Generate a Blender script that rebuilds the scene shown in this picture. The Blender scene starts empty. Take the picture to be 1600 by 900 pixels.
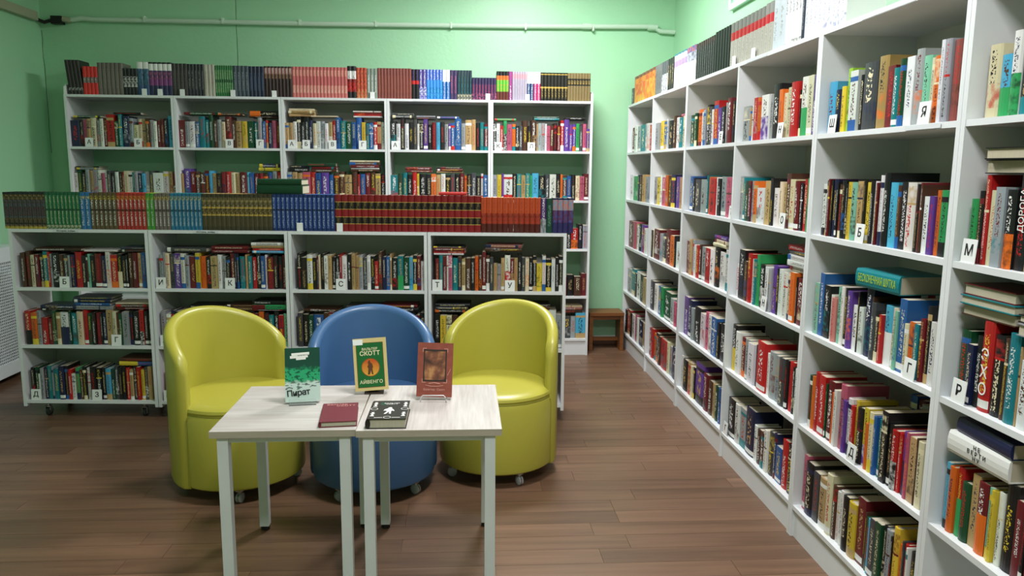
import bpy, bmesh, math, random
from mathutils import Vector, Matrix
from bpy_extras.object_utils import world_to_camera_view

sc = bpy.context.scene
COL = sc.collection
R = math.radians

# ------------------------------------------------------------------ camera, world, exposure
CAM_H, F_PX, PITCH, ROLL, YAW = 1.502, 1204.4, 0.1529, 0.0084, 0.0629
cam_d = bpy.data.cameras.new('camera')
cam = bpy.data.objects.new('camera', cam_d)
COL.objects.link(cam)
fw = Vector((math.sin(YAW) * math.cos(PITCH), math.cos(YAW) * math.cos(PITCH), -math.sin(PITCH)))
rt = Vector((math.cos(YAW), -math.sin(YAW), 0))
up = rt.cross(fw)
rt2 = rt * math.cos(ROLL) + up * math.sin(ROLL)
up2 = -rt * math.sin(ROLL) + up * math.cos(ROLL)
mw = Matrix((rt2, up2, -fw)).transposed().to_4x4()
mw.translation = (0, 0, CAM_H)
cam.matrix_world = mw
cam_d.sensor_width = 36
cam_d.lens = F_PX / 1600 * 36
cam_d.clip_start = 0.05
sc.camera = cam
sc.view_settings.view_transform = 'Standard'
sc.view_settings.look = 'None'
sc.view_settings.gamma = 1
sc.view_settings.use_curve_mapping = False
sc.view_settings.exposure = 0.0
w = bpy.data.worlds.new('world')
sc.world = w
w.use_nodes = True
w.node_tree.nodes['Background'].inputs[0].default_value = (0.75, 0.85, 1.0, 1)
w.node_tree.nodes['Background'].inputs[1].default_value = 0.3

# room extents (metres): camera stands at the origin and looks along +y
XL, XR, YB, YF, ZC = -3.31, 1.73, 6.50, -2.6, 3.2
LAMP_SPOTS = [(0.5, 5.1), (0.35, 2.7), (0.3, 0.3)]
LAMP_POWER = [72.0, 52.0, 58.0]

# ------------------------------------------------------------------ materials
def lin(h):
    h = h.lstrip('#')
    out = []
    for i in (0, 2, 4):
        c = int(h[i:i + 2], 16) / 255
        out.append(c / 12.92 if c <= .04045 else ((c + .055) / 1.055) ** 2.4)
    return tuple(out) + (1.0,)

class NT:
    """tiny helper around a node tree"""
    def __init__(s, name):
        s.m = bpy.data.materials.new(name)
        s.m.use_nodes = True
        s.t = s.m.node_tree
        s.b = s.t.nodes['Principled BSDF']
    def n(s, typ, **kw):
        nd = s.t.nodes.new(typ)
        for k, v in kw.items():
            setattr(nd, k, v)
        return nd
    def l(s, a, b):
        s.t.links.new(a, b)
    def val(s, sock, v):
        if hasattr(v, 'is_linked') or isinstance(v, bpy.types.NodeSocket):
            s.l(v, sock)
        else:
            sock.default_value = v
    def math(s, op, a, b=0.0, c=None):
        nd = s.n('ShaderNodeMath', operation=op)
        s.val(nd.inputs[0], a); s.val(nd.inputs[1], b)
        if c is not None: s.val(nd.inputs[2], c)
        return nd.outputs[0]
    def mix(s, fac, a, b):
        nd = s.n('ShaderNodeMix', data_type='RGBA')
        s.val(nd.inputs[0], fac); s.val(nd.inputs[6], a); s.val(nd.inputs[7], b)
        return nd.outputs[2]
    def coord(s, which='Object'):
        return s.n('ShaderNodeTexCoord').outputs[which]
    def noise(s, vec, scale=5, detail=3, rough=.5):
        nd = s.n('ShaderNodeTexNoise')
        s.l(vec, nd.inputs['Vector'])
        nd.inputs['Scale'].default_value = scale
        nd.inputs['Detail'].default_value = detail
        nd.inputs['Roughness'].default_value = rough
        return nd.outputs[0]
    def mapping(s, vec, scale=(1, 1, 1), loc=(0, 0, 0)):
        nd = s.n('ShaderNodeMapping')
        s.l(vec, nd.inputs[0])
        nd.inputs['Scale'].default_value = scale
        nd.inputs['Location'].default_value = loc
        return nd.outputs[0]
    def bump(s, h, strength=.2, dist=.01):
        nd = s.n('ShaderNodeBump')
        nd.inputs['Strength'].default_value = strength
        nd.inputs['Distance'].default_value = dist
        s.l(h, nd.inputs['Height'])
        s.l(nd.outputs[0], s.b.inputs['Normal'])

def plain(name, hexc, rough=.5, metal=0, spec=.5, noise=None, bump=0, coat=0):
    k = NT(name)
    c = lin(hexc)
    k.b.inputs['Roughness'].default_value = rough
    k.b.inputs['Metallic'].default_value = metal
    k.b.inputs['Specular IOR Level'].default_value = spec
    k.b.inputs['Coat Weight'].default_value = coat
    if noise:
        f = k.noise(k.coord(), noise, 4)
        d = tuple(x * .86 for x in c[:3]) + (1,)
        k.l(k.mix(f, d, c), k.b.inputs['Base Color'])
        if bump:
            k.bump(f, bump, .004)
    else:
        k.b.inputs['Base Color'].default_value = c
        f = k.noise(k.coord(), 60, 2)
        if bump:
            k.bump(f, bump, .002)
    return k.m

def wall_mat(name, hexc):
    k = NT(name)
    c = lin(hexc)
    co = k.coord()
    f = k.noise(co, 1.3, 5)
    d = tuple(x * .9 for x in c[:3]) + (1,)
    k.l(k.mix(f, d, c), k.b.inputs['Base Color'])
    k.b.inputs['Roughness'].default_value = .42
    k.bump(k.noise(co, 38, 4), .12, .01)
    return k.m

M = {}
M['wall'] = wall_mat('green_wall_paint', '#a8dcb4')
M['ceiling'] = plain('ceiling_white', '#e8e8e4', .8)
M['white_lam'] = plain('white_laminate', '#e8ebee', .38, noise=3)
M['back_lam'] = plain('grey_hardboard', '#cfcdc6', .6, noise=3)
M['white_metal'] = plain('white_powder_coat', '#e6ebee', .35, noise=8)
M['lime'] = plain('lime_vinyl', '#b9b246', .33, noise=2.5, bump=.06)
M['blue'] = plain('blue_vinyl', '#466b98', .33, noise=2.5, bump=.06)
M['lime_seam'] = plain('lime_seam', '#8d8a2e', .6)
M['blue_seam'] = plain('blue_seam', '#224a80', .6)
M['chrome'] = plain('caster_chrome', '#b9bcc0', .22, metal=1)
M['clear_grey'] = plain('caster_wheel_grey', '#a7aaad', .3)
M['black'] = plain('black_plastic', '#121212', .45)
M['dark_rubber'] = plain('dark_rubber', '#2a3032', .6)
M['pipe'] = plain('painted_pipe', '#c5dcc9', .4)
M['pipe_beige'] = plain('beige_trunking', '#a5a78d', .5)
M['card'] = plain('white_card', '#eceeee', .5)
M['ink'] = plain('black_ink', '#15161a', .6)
M['paper_label'] = plain('paper_label', '#d6dade', .6)
M['gold_ink'] = plain('cream_ink', '#e6dcb4', .5)
M['pink_ink'] = plain('pale_pink_ink', '#d79c93', .5)
M['white_ink'] = plain('white_ink', '#f2f0ec', .5)
M['lime_ink'] = plain('lime_ink', '#a8c63c', .5)
M['green_ink'] = plain('yellow_green_ink', '#c0c830', .5)
M['skirt'] = plain('brown_skirting', '#5a3a2a', .5, noise=6)
M['skirt_cap'] = plain('pale_skirting_cap', '#b9c2b8', .5)
M['crack'] = plain('crack_dark', '#23301f', .9)  # dark line colour of the plaster cracks
M['wire'] = plain('chrome_wire', '#e4e4e6', .3, metal=.4)
M['bronze'] = plain('dark_bronze', '#4a4038', .4, metal=.6)
M['rad'] = plain('radiator_screen_white', '#dfe6ea', .5)
M['rad_hole_shade'] = plain('hole_shade', '#20262a', .8)

def acrylic():
    k = NT('clear_acrylic')
    k.b.inputs['Base Color'].default_value = (.92, .97, .95, 1)
    k.b.inputs['Roughness'].default_value = .05
    k.b.inputs['Transmission Weight'].default_value = .9
    k.b.inputs['IOR'].default_value = 1.3
    return k.m
M['acrylic'] = acrylic()

def wood_mat(name, c1, c2, axis, scale=1.0, rough=.4, vary=0.0, seedobj=False):
    k = NT(name)
    co = k.coord('Object')
    if seedobj:
        inf = k.n('ShaderNodeObjectInfo')
        add = k.n('ShaderNodeVectorMath', operation='ADD')
        comb = k.n('ShaderNodeCombineXYZ')
        m20 = k.math('MULTIPLY', inf.outputs['Random'], 37.0)
        for i in range(3): k.l(m20, comb.inputs[i])
        k.l(co, add.inputs[0]); k.l(comb.outputs[0], add.inputs[1])
        co = add.outputs[0]
    s = [30 * scale] * 3
    s[axis] = 1.6 * scale
    f = k.noise(k.mapping(co, tuple(s)), 1.0, 6, .6)
    s2 = [7 * scale] * 3
    s2[axis] = .7 * scale
    g = k.noise(k.mapping(co, tuple(s2)), 1.0, 3, .5)
    mx = k.math('ADD', k.math('MULTIPLY', f, .55), k.math('MULTIPLY', g, .45))
    ramp = k.n('ShaderNodeValToRGB')
    ramp.color_ramp.elements[0].position = .36
    ramp.color_ramp.elements[1].position = .64
    ramp.color_ramp.elements[0].color = lin(c1)
    ramp.color_ramp.elements[1].color = lin(c2)
    k.l(mx, ramp.inputs[0])
    out = ramp.outputs[0]
    if seedobj:
        hsv = k.n('ShaderNodeHueSaturation')
        k.l(out, hsv.inputs['Color'])
        k.l(k.math('ADD', k.math('MULTIPLY', inf.outputs['Random'], vary), 1 - vary / 2), hsv.inputs['Value'])
        out = hsv.outputs[0]
    k.l(out, k.b.inputs['Base Color'])
    k.b.inputs['Roughness'].default_value = rough
    k.bump(f, .08, .002)
    return k.m

M['plank'] = wood_mat('brown_plank', '#604635', '#7e5f4a', 0, 1.0, .36, .22, True)
M['table_wood'] = wood_mat('pale_grained_laminate', '#b4aba6', '#d3cdca', 1, 2.4, .4)
M['table_wood_x'] = wood_mat('pale_grained_laminate_cross', '#b4aba6', '#d3cdca', 0, 2.4, .4)
M['table_edge'] = wood_mat('table_edge_band', '#a59a8c', '#bdb2a4', 0, 2.0, .5)
M['stool_wood'] = wood_mat('brown_stool_wood', '#5c3518', '#8a5428', 0, 1.5, .45)

def floor_base():
    k = NT('floor_laminate_base')
    co = k.coord()
    br = k.n('ShaderNodeTexBrick')
    k.l(co, br.inputs['Vector'])
    br.inputs['Scale'].default_value = 1
    br.inputs['Brick Width'].default_value = .8
    br.inputs['Row Height'].default_value = .1
    br.inputs['Mortar Size'].default_value = .002
    br.inputs['Color1'].default_value = lin('#6b4e3b')
    br.inputs['Color2'].default_value = lin('#86644c')
    br.inputs['Mortar'].default_value = lin('#3a2a20')
    k.l(br.outputs[0], k.b.inputs['Base Color'])
    k.b.inputs['Roughness'].default_value = .4
    return k.m
M['floor'] = floor_base()

def book_cover_mat():
    """face attributes: base, ink (colours), par = (flag, seed, 0); uv = (across spine 0..1, height / thickness)"""
    k = NT('book_cover_print')
    base = k.n('ShaderNodeAttribute', attribute_name='base').outputs['Color']
    ink = k.n('ShaderNodeAttribute', attribute_name='ink').outputs['Color']
    par = k.n('ShaderNodeAttribute', attribute_name='par').outputs['Vector']
    sp = k.n('ShaderNodeSeparateXYZ'); k.l(par, sp.inputs[0])
    flag, seed = sp.outputs[0], sp.outputs[1]
    uvn = k.n('ShaderNodeUVMap').outputs[0]
    su = k.n('ShaderNodeSeparateXYZ'); k.l(uvn, su.inputs[0])
    u, v = su.outputs[0], su.outputs[1]
    # letter-like marks running up the spine
    cmb = k.n('ShaderNodeCombineXYZ')
    k.l(k.math('MULTIPLY', u, 7.0), cmb.inputs[0])
    k.l(k.math('MULTIPLY', v, 8.0), cmb.inputs[1])
    k.l(seed, cmb.inputs[2])
    nz = k.n('ShaderNodeTexNoise'); k.l(cmb.outputs[0], nz.inputs['Vector'])
    nz.inputs['Scale'].default_value = 1.0; nz.inputs['Detail'].default_value = 2.0
    mk = k.math('GREATER_THAN', nz.outputs[0], .54)
    du = k.math('ABSOLUTE', k.math('SUBTRACT', u, .5))
    inside = k.math('LESS_THAN', du, .2)
    is_t = k.math('LESS_THAN', k.math('ABSOLUTE', k.math('SUBTRACT', flag, 1.0)), .3)
    txt = k.math('MULTIPLY', k.math('MULTIPLY', mk, inside), is_t)
    # blotchy picture print
    cm2 = k.n('ShaderNodeCombineXYZ')
    k.l(k.math('MULTIPLY', u, 1.6), cm2.inputs[0]); k.l(k.math('MULTIPLY', v, 1.6), cm2.inputs[1]); k.l(seed, cm2.inputs[2])
    n2 = k.n('ShaderNodeTexNoise'); k.l(cm2.outputs[0], n2.inputs['Vector'])
    n2.inputs['Scale'].default_value = 1.3; n2.inputs['Detail'].default_value = 4.0
    rp = k.n('ShaderNodeMapRange'); k.l(n2.outputs[0], rp.inputs[0])
    rp.inputs[1].default_value = .42; rp.inputs[2].default_value = .64; rp.inputs[4].default_value = .75
    is_p = k.math('LESS_THAN', k.math('ABSOLUTE', k.math('SUBTRACT', flag, 2.0)), .3)
    pic = k.math('MULTIPLY', rp.outputs[0], is_p)
    f = k.math('MAXIMUM', txt, pic)
    k.l(k.mix(f, base, ink), k.b.inputs['Base Color'])
    k.b.inputs['Roughness'].default_value = .38
    return k.m
M['cover'] = book_cover_mat()

def pages_mat():
    k = NT('book_page_edges')
    co = k.coord()
    f = k.noise(k.mapping(co, (420, 420, 30)), 1, 2)
    g = k.noise(co, .9, 2)
    a = k.mix(g, lin('#b8ab8c'), lin('#dcd6c6'))
    k.l(k.mix(k.math('MULTIPLY', f, .5), a, lin('#8d8676')), k.b.inputs['Base Color'])
    k.b.inputs['Roughness'].default_value = .8
    return k.m
M['pages'] = pages_mat()

# ------------------------------------------------------------------ mesh helpers
def tag(o, label=None, cat=None, group=None, kind=None):
    if label: o['label'] = label
    if cat: o['category'] = cat
    if group: o['group'] = group
    if kind: o['kind'] = kind
    return o

def link(name, me, parent=None, mat=None, matrix=None):
    o = bpy.data.objects.new(name, me)
    COL.objects.link(o)
    if parent is not None: o.parent = parent
    if mat is not None and me is not None and not me.materials: me.materials.append(mat)
    if matrix is not None: o.matrix_local = matrix
    return o

def empty(name, loc=(0, 0, 0), rz=0):
    o = bpy.data.objects.new(name, None)
    COL.objects.link(o)
    o.empty_display_size = .1
    o.location = loc
    o.rotation_euler = (0, 0, rz)
    return o

class MB:
    def __init__(s): s.bm = bmesh.new()
    def box(s, x0, x1, y0, y1, z0, z1, m=None):
        vs = [s.bm.verts.new((x, y, z)) for z in (z0, z1) for y in (y0, y1) for x in (x0, x1)]
        if m is not None:
            for v_ in vs: v_.co = m @ v_.co
        for f in ((0, 2, 3, 1), (4, 5, 7, 6), (0, 1, 5, 4), (2, 6, 7, 3), (0, 4, 6, 2), (1, 3, 7, 5)):
            s.bm.faces.new([vs[i] for i in f])
        return s
    def lathe(s, prof, n=20, m=None, cap=True):
        rings = []
        for r, z in prof:
            rings.append([s.bm.verts.new((m or Matrix()) @ Vector((r * math.cos(2 * math.pi * i / n), r * math.sin(2 * math.pi * i / n), z))) for i in range(n)])
        for a, b in zip(rings, rings[1:]):
            for i in range(n):
                j = (i + 1) % n
                s.bm.faces.new((a[i], a[j], b[j], b[i]))
        if cap:
            s.bm.faces.new(rings[0][::-1]); s.bm.faces.new(rings[-1])
        return s
    def tube(s, pts, r, n=10, closed=False):
        pts = [Vector(p) for p in pts]
        rings = []
        for i, p_ in enumerate(pts):
            a = pts[max(i - 1, 0)]; b = pts[min(i + 1, len(pts) - 1)]
            d = (b - a).normalized()
            q = Vector((0, 0, 1)) if abs(d.z) < .9 else Vector((1, 0, 0))
            e1 = d.cross(q).normalized(); e2 = d.cross(e1)
            rings.append([s.bm.verts.new(p_ + (e1 * math.cos(2 * math.pi * k / n) + e2 * math.sin(2 * math.pi * k / n)) * r) for k in range(n)])
        for a, b in zip(rings, rings[1:]):
            for i in range(n):
                j = (i + 1) % n
                s.bm.faces.new((a[i], a[j], b[j], b[i]))
        s.bm.faces.new(rings[0][::-1]); s.bm.faces.new(rings[-1])
        return s
    def bevel(s, w_, seg=2):
        es = [e for e in s.bm.edges if e.is_manifold and e.calc_face_angle(0) > .6]
        bmesh.ops.bevel(s.bm, geom=es, offset=w_, segments=seg, affect='EDGES', profile=.6)
        return s
    def mesh(s, name, smooth=False):
        bmesh.ops.recalc_face_normals(s.bm, faces=s.bm.faces)
        me = bpy.data.meshes.new(name)
        s.bm.to_mesh(me); s.bm.free()
        if smooth:
            me.shade_smooth()
            try: me.set_sharp_from_angle(angle=R(35))
            except Exception: pass
        return me
    def build(s, name, mat, parent=None, smooth=False, matrix=None):
        return link(name, s.mesh(name, smooth), parent, mat, matrix)

def text_mesh(body, size, extrude=.0004, align='CENTER', bold=0.0, spacing=1.0, line=1.0):
    c = bpy.data.curves.new('t', 'FONT')
    c.body = body; c.size = size; c.extrude = extrude
    c.align_x = align; c.align_y = 'CENTER'
    c.offset = bold; c.space_character = spacing; c.space_line = line
    c.resolution_u = 2
    o = bpy.data.objects.new('t', c)
    COL.objects.link(o)
    dg = bpy.context.evaluated_depsgraph_get()
    me = bpy.data.meshes.new_from_object(o.evaluated_get(dg))
    bpy.data.objects.remove(o); bpy.data.curves.remove(c)
    me.materials.clear()
    return me
# text lies in its local xy plane; this turns it to stand in the xz plane, facing -y
STAND = Matrix.Rotation(R(90), 4, 'X')

# ------------------------------------------------------------------ the room
def struct(name, mb, mat):
    return tag(mb.build(name, mat), kind='structure')
fl = struct('floor', MB().box(XL, XR, YF, YB, -.06, -.004), M['floor'])
struct('ceiling', MB().box(XL, XR, YF, YB, ZC, ZC + .1), M['ceiling'])
wb = struct('wall_back', MB().box(XL - .1, XR + .1, YB, YB + .1, -.06, ZC), M['wall'])
wl = struct('wall_left', MB().box(XL - .1, XL, YF, YB, -.06, ZC), M['wall'])
struct('wall_right', MB().box(XR, XR + .1, YF, YB, -.06, ZC), M['wall'])
struct('wall_front', MB().box(XL - .1, XR + .1, YF - .1, YF, -.06, ZC), M['wall'])

# floor planks, each a piece of its own where the photograph shows them
rng = random.Random(5)
PW, PL = .114, .92
pm = {}
def plank_mesh(L_):
    key = round(L_, 3)
    if key not in pm:
        pm[key] = MB().box(0, L_ - .0016, 0, PW - .0014, -.004, 0).mesh('plank')
        pm[key].materials.append(M['plank'])
    return pm[key]
y = 2.3
while y < YB - .01:
    x = XL - rng.choice([0, .12, .25, .37, .5, .62, .75])
    while x < XR:
        a, b = max(x, XL), min(x + PL, XR)
        if b - a > .03:
            o = link('plank', plank_mesh(b - a), fl)
            o.location = (a, y, 0)
        x += PL
    y += PW

# baseboards
bb = struct('baseboard_back', MB().box(XL, XR, YB - .02, YB, 0, .07), M['skirt'])
MB().box(XL, XR, YB - .024, YB, .07, .085).build('cap', M['skirt_cap'], bb)
bl = struct('baseboard_left', MB().box(XL, XL + .02, 2, YB - .024, 0, .07), M['skirt'])
MB().box(XL, XL + .024, 2, YB - .024, .07, .085).build('cap', M['skirt_cap'], bl)

# hairline cracks in the plaster
def crack(pts, width, parent, axis):
    mb = MB()
    rg = random.Random(len(pts))
    for a, b in zip(pts, pts[1:]):
        n = 14
        prev = None
        for i in range(n + 1):
            t = i / n
            p_ = Vector(a).lerp(Vector(b), t)
            p_[axis] += (rg.random() - .5) * .008 * (0 < i < n)
            if prev is not None:
                lo, hi = prev, p_
                q = [lo.copy(), lo.copy(), hi.copy(), hi.copy()]
                q[0][axis] -= width / 2; q[1][axis] += width / 2; q[2][axis] += width / 2; q[3][axis] -= width / 2
                mb.bm.faces.new([mb.bm.verts.new(v_) for v_ in q])
            prev = p_
    mb.build('crack', M['crack'], parent)
crack([(-1.803, YB - .0008, ZC), (-1.806, YB - .0008, 2.0)], .0035, wb, 0)
crack([(XL + .004, YB - .0008, 2.55), (XL + .006, YB - .0008, 1.6)], .0035, wb, 0)

# surface pipe along the back wall and beige trunking on the left wall
t = MB().tube([(-3.06, 6.47, 2.625), (-2.98, 6.47, 2.64), (-2.9, 6.47, 2.632), (-1.2, 6.47, 2.632), (.4, 6.47, 2.645), (1.52, 6.47, 2.662), (1.56, 6.47, 2.655), (1.6, 6.47, 2.628), (XR - .002, 6.47, 2.622)], .019, 10)
pp = t.build('wall_pipe', M['pipe'], None, True)
tag(pp, 'pale painted conduit pipe running across the green back wall', 'pipe')
for cx in (-2.5, -1.9, -1.3, -.7, -.1, .5, 1.05):
    MB().box(cx - .007, cx + .007, 6.447, 6.499, 2.618, 2.664).bevel(.004).build('pipe_clip', M['pipe'], pp)
for cx in (1.0, 1.54): MB().tube([(cx - .04, 6.47, 2.656), (cx + .04, 6.47, 2.656)], .024, 10).build('coupling', M['pipe'], pp, True)
tr = MB().box(-3.308, -3.262, 4.0, 6.38, 2.60, 2.665).bevel(.006).build('wall_trunking', M['pipe_beige'])
tag(tr, 'beige cable trunking along the left green wall', 'trunking')
jb = empty('cable_junction', (-3.17, 6.46, 2.62))
tag(jb, 'small black cable junction in the upper left wall corner', 'cable joint')
MB().box(-.03, .05, -.025, .035, -.03, .03).bevel(.006).build('housing', M['black'], jb)
MB().tube([(-.13, -.05, .0), (-.08, -.02, -.02), (-.03, 0, .0)], .014, 8).build('cable', M['black'], jb, True)
MB().tube([(.05, 0, .01), (.11, .01, .0)], .022, 10).build('sleeve', M['pipe_beige'], jb, True)

# framed panel high on the right wall
fp = empty('wall_panel', (XR, 5.08, 2.52))
tag(fp, 'pale framed panel high on the right wall above white volumes', 'panel')
MB().box(-.014, -.001, -1.05, 0, 0, .6).build('board', plain('pale_green_board', '#a9dcc0', .5), fp)
for a in ((-.03, -.014, -1.05, 0, 0, .035), (-.03, -.014, -1.05, 0, .565, .6), (-.03, -.014, -.035, 0, .035, .565), (-.03, -.014, -1.05, -1.015, .035, .565)):
    MB().box(*a).bevel(.004).build('frame_strip', plain('white_frame', '#cfe5dc', .5), fp)

# radiator screen on the left wall: perforated front
rs = empty('radiator_screen', (XL, 4.3, .05))
tag(rs, 'white perforated radiator screen on the left wall beside the low bookcase', 'radiator screen')
W_, H_ = 1.42, .88
MB().box(0, .15, W_ - .002, W_, 0, H_).build('side_panel', M['rad'], rs)
MB().box(0, .15, 0, .002, 0, H_).build('side_panel', M['rad'], rs)
MB().box(0, .155, 0, W_, H_, H_ + .012).build('top_board', M['rad'], rs)
mb = MB()
for a in ((0, W_, 0, .09), (0, W_, H_ - .09, H_), (0, .08, .09, H_ - .09), (W_ - .08, W_, .09, H_ - .09)):
    mb.box(.138, .155, a[0], a[1], a[2], a[3])
mb.build('frame', M['rad'], rs)
mb = MB()                                            # lattice of little openings
ny, nz = 60, 34
for i in range(ny + 1):
    yy = .08 + (W_ - .16) * i / ny
    mb.box(.142, .149, yy - .0035, yy + .0035, .09, H_ - .09)
for j in range(nz + 1):
    zz = .09 + (H_ - .18) * j / nz
    mb.box(.1425, .1485, .08, W_ - .08, zz - .0035, zz + .0035)
mb.build('lattice', M['rad'], rs)
MB().box(.10, .102, .03, W_ - .03, .03, H_ - .03).build('hole_shade_sheet', M['rad_hole_shade'], rs)  # added dark sheet: shade behind the openings, put into its colour

# ceiling lamps: square LED panels
def led_mat():
    k = NT('led_diffuser')
    k.b.inputs['Base Color'].default_value = (.9, .9, .9, 1)
    k.b.inputs['Emission Color'].default_value = (1, .985, .95, 1)
    k.b.inputs['Emission Strength'].default_value = 6
    return k.m
M['led'] = led_mat()
for i, (lx, ly) in enumerate(LAMP_SPOTS):
    lp = empty('ceiling_lamp', (lx, ly, ZC))
    tag(lp, 'square white ceiling lamp panel, %s of the room' % ('close to the back wall', 'over the armchairs', 'over the viewer')[i], 'lamp', 'ceiling lamps')
    f = MB()
    for a in ((-.3, .3, -.3, -.28), (-.3, .3, .28, .3), (-.3, -.28, -.28, .28), (.28, .3, -.28, .28)):
        f.box(a[0], a[1], a[2], a[3], -.05, 0)
    f.build('frame', M['white_metal'], lp)
    MB().box(-.28, .28, -.28, .28, -.03, -.02).build('diffuser', M['led'], lp)
    ld = bpy.data.lights.new('lamp_light', 'AREA')
    ld.shape = 'SQUARE'; ld.size = .56; ld.energy = LAMP_POWER[i]; ld.color = (1, 1, 1)
    lo = bpy.data.objects.new('lamp_light', ld)
    COL.objects.link(lo); lo.parent = lp; lo.location = (0, 0, -.052)

# ------------------------------------------------------------------ bookcases
PT = .018                                            # board thickness
ZR = [2.03, 1.645, 1.26, .872, .488, .137]           # top surfaces: top board, four shelves, bottom shelf
DEP = .37
def bookcase(name, label, group, loc, rz, width, zs, bays=1, plinth=True, backs=(), depth=DEP, casters=False, base_z=0.0, cut=None):
    """origin at the front left foot; x along the front, y into the case"""
    b = empty(name, loc, rz)
    tag(b, label, 'bookcase', group)
    me = MB().box(0, PT, 0, depth, base_z, zs[0] - PT).mesh('side_panel')
    me.materials.append(M['white_lam'])
    xs = [0.0, width - PT]
    if bays == 2: xs.insert(1, width / 2 - PT / 2)
    for i, x_ in enumerate(xs):
        o = link('divider' if bays == 2 and i == 1 else 'side_panel', me, b)
        o.location = (x_, 0, 0)
    MB().box(0, width, 0, depth, zs[0] - PT, zs[0]).bevel(.001, 1).build('top_board', M['white_lam'], b)
    for k in range(bays):
        a = xs[k] + PT; c = xs[k + 1]
        for j, z_ in enumerate(zs[1:]):
            MB().box(a, c, .002, depth - .004, z_ - PT, z_).build('shelf', M['white_lam'], b)
        for j in backs:
            hi = zs[j] - PT; lo = zs[j + 1]
            xe = c
            if cut and cut[0] == (k, j): xe = a + (c - a) * cut[1]
            MB().box(a, xe, depth - .004, depth, lo, hi).build('back_panel', M['back_lam'], b)
        if plinth:
            MB().box(a, c, .012, .028, 0, zs[-1] - PT).build('plinth', M['white_lam'], b)
    if casters:
        for (cx, cy) in ((.11, .06), (width - .11, .06), (.11, depth - .06), (width - .11, depth - .06)):
            ca = MB().lathe([(.018, 0), (.018, .006), (.01, .008), (.01, .016)], 10, Matrix.Translation((cx, cy, base_z - .0165))).build('caster', M['chrome'], b)
            MB().lathe([(.022, -.011), (.026, -.008), (.026, .008), (.022, .011)], 16, Matrix.Translation((cx, cy + .008, .026)) @ Matrix.Rotation(R(90), 4, 'Y')).build('wheel', M['dark_rubber'], ca, True)
            MB().box(cx - .016, cx - .012, cy - .008, cy + .016, .02, base_z - .016).build('fork', M['chrome'], ca)
            MB().box(cx + .012, cx + .016, cy - .008, cy + .016, .02, base_z - .016).build('fork', M['chrome'], ca)
    return b

def strip(case, x0, x1, z, text=None, size=.011):
    s_ = MB().box(x0, x1, -.0012, -.0002, z - .016, z - .002).build('label_strip', M['paper_label'], case)
    if text:
        link('lettering', text_mesh(text, size), s_, M['ink'], Matrix.Translation(((x0 + x1) / 2, -.0016, z - .009)) @ STAND)

ORD = ['first', 'second', 'third', 'fourth', 'fifth', 'sixth', 'seventh', 'eighth', 'ninth', 'tenth', 'eleventh', 'twelfth',
       'thirteenth', 'fourteenth', 'fifteenth', 'sixteenth', 'seventeenth', 'eighteenth', 'nineteenth', 'twentieth']
def ordinal(i):
    if i < 20: return ORD[i]
    tens = {2: 'twenty', 3: 'thirty', 4: 'forty'}[(i + 1) // 10]
    r_ = (i + 1) % 10
    return tens + '-' + ORD[r_ - 1] if r_ else {2: 'twentieth', 3: 'thirtieth', 4: 'fortieth'}[(i + 1) // 10]

# tall cases along the back wall
BX, BY, BW = -2.99, 6.115, .8
for k in range(5):
    b = bookcase('tall_bookcase', 'tall white bookcase against the back wall, %s unit from the left corner' % ORD[k], 'tall bookcases along the back wall',
                 (BX + BW * k, BY, 0), 0, BW - .002, ZR, 1, True, (0, 4))
    if k in (3, 4): strip(b, .2, .4, ZR[0])
# tall cases along the right wall (front plane faces -x)
RX = 1.356
RY = [6.452, 5.62, 4.742, 3.852, 2.961, 2.071, 1.181]
for (i0, i1, lab) in ((0, 2, 'farthest unit beside the wooden stool'), (2, 4, 'middle unit of two bays'), (4, 5, 'single-bay unit with the teal book'), (5, 6, 'nearest unit at the picture edge')):
    wd = RY[i0] - RY[i1] - .002
    b = bookcase('wall_bookcase', 'tall white bookcase along the right wall, ' + lab, 'tall bookcases along the right wall',
                 (RX, RY[i0], 0), R(-90), wd, ZR, i1 - i0, True, (0, 1, 2, 3, 4), DEP, cut=((0, 1), .68) if i0 == 4 else None)
    if i0 == 0: strip(b, 1.0, 1.2, ZR[0])
    if i0 == 2: strip(b, .1, .3, ZR[0]); strip(b, 1.0, 1.25, ZR[0])
    if i0 == 4: strip(b, .3, .62, ZR[0]); strip(b, .62, .8, ZR[1])
# low wheeled cases standing in the room
LO = Vector((-2.632, 4.627, 0)); LA = -.0627; LW = .809
LZ = [1.137, .794, .449, .112]
def low_pt(x_, y_, z_):
    return LO + Vector((x_ * math.cos(LA) - y_ * math.sin(LA), x_ * math.sin(LA) + y_ * math.cos(LA), z_))
for k in range(4):
    b = bookcase('low_bookcase', 'low white bookcase on casters, %s unit from the left' % ORD[k], 'low bookcases on casters behind the armchairs',
                 low_pt(LW * k, 0, 0), LA, LW - .004, LZ, 1, False, (0, 2) if k == 0 else (0, 1, 2), .34, True, .075)
    if k < 2: strip(b, .26, .41, LZ[0], 'История, войны', .014)

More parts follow.
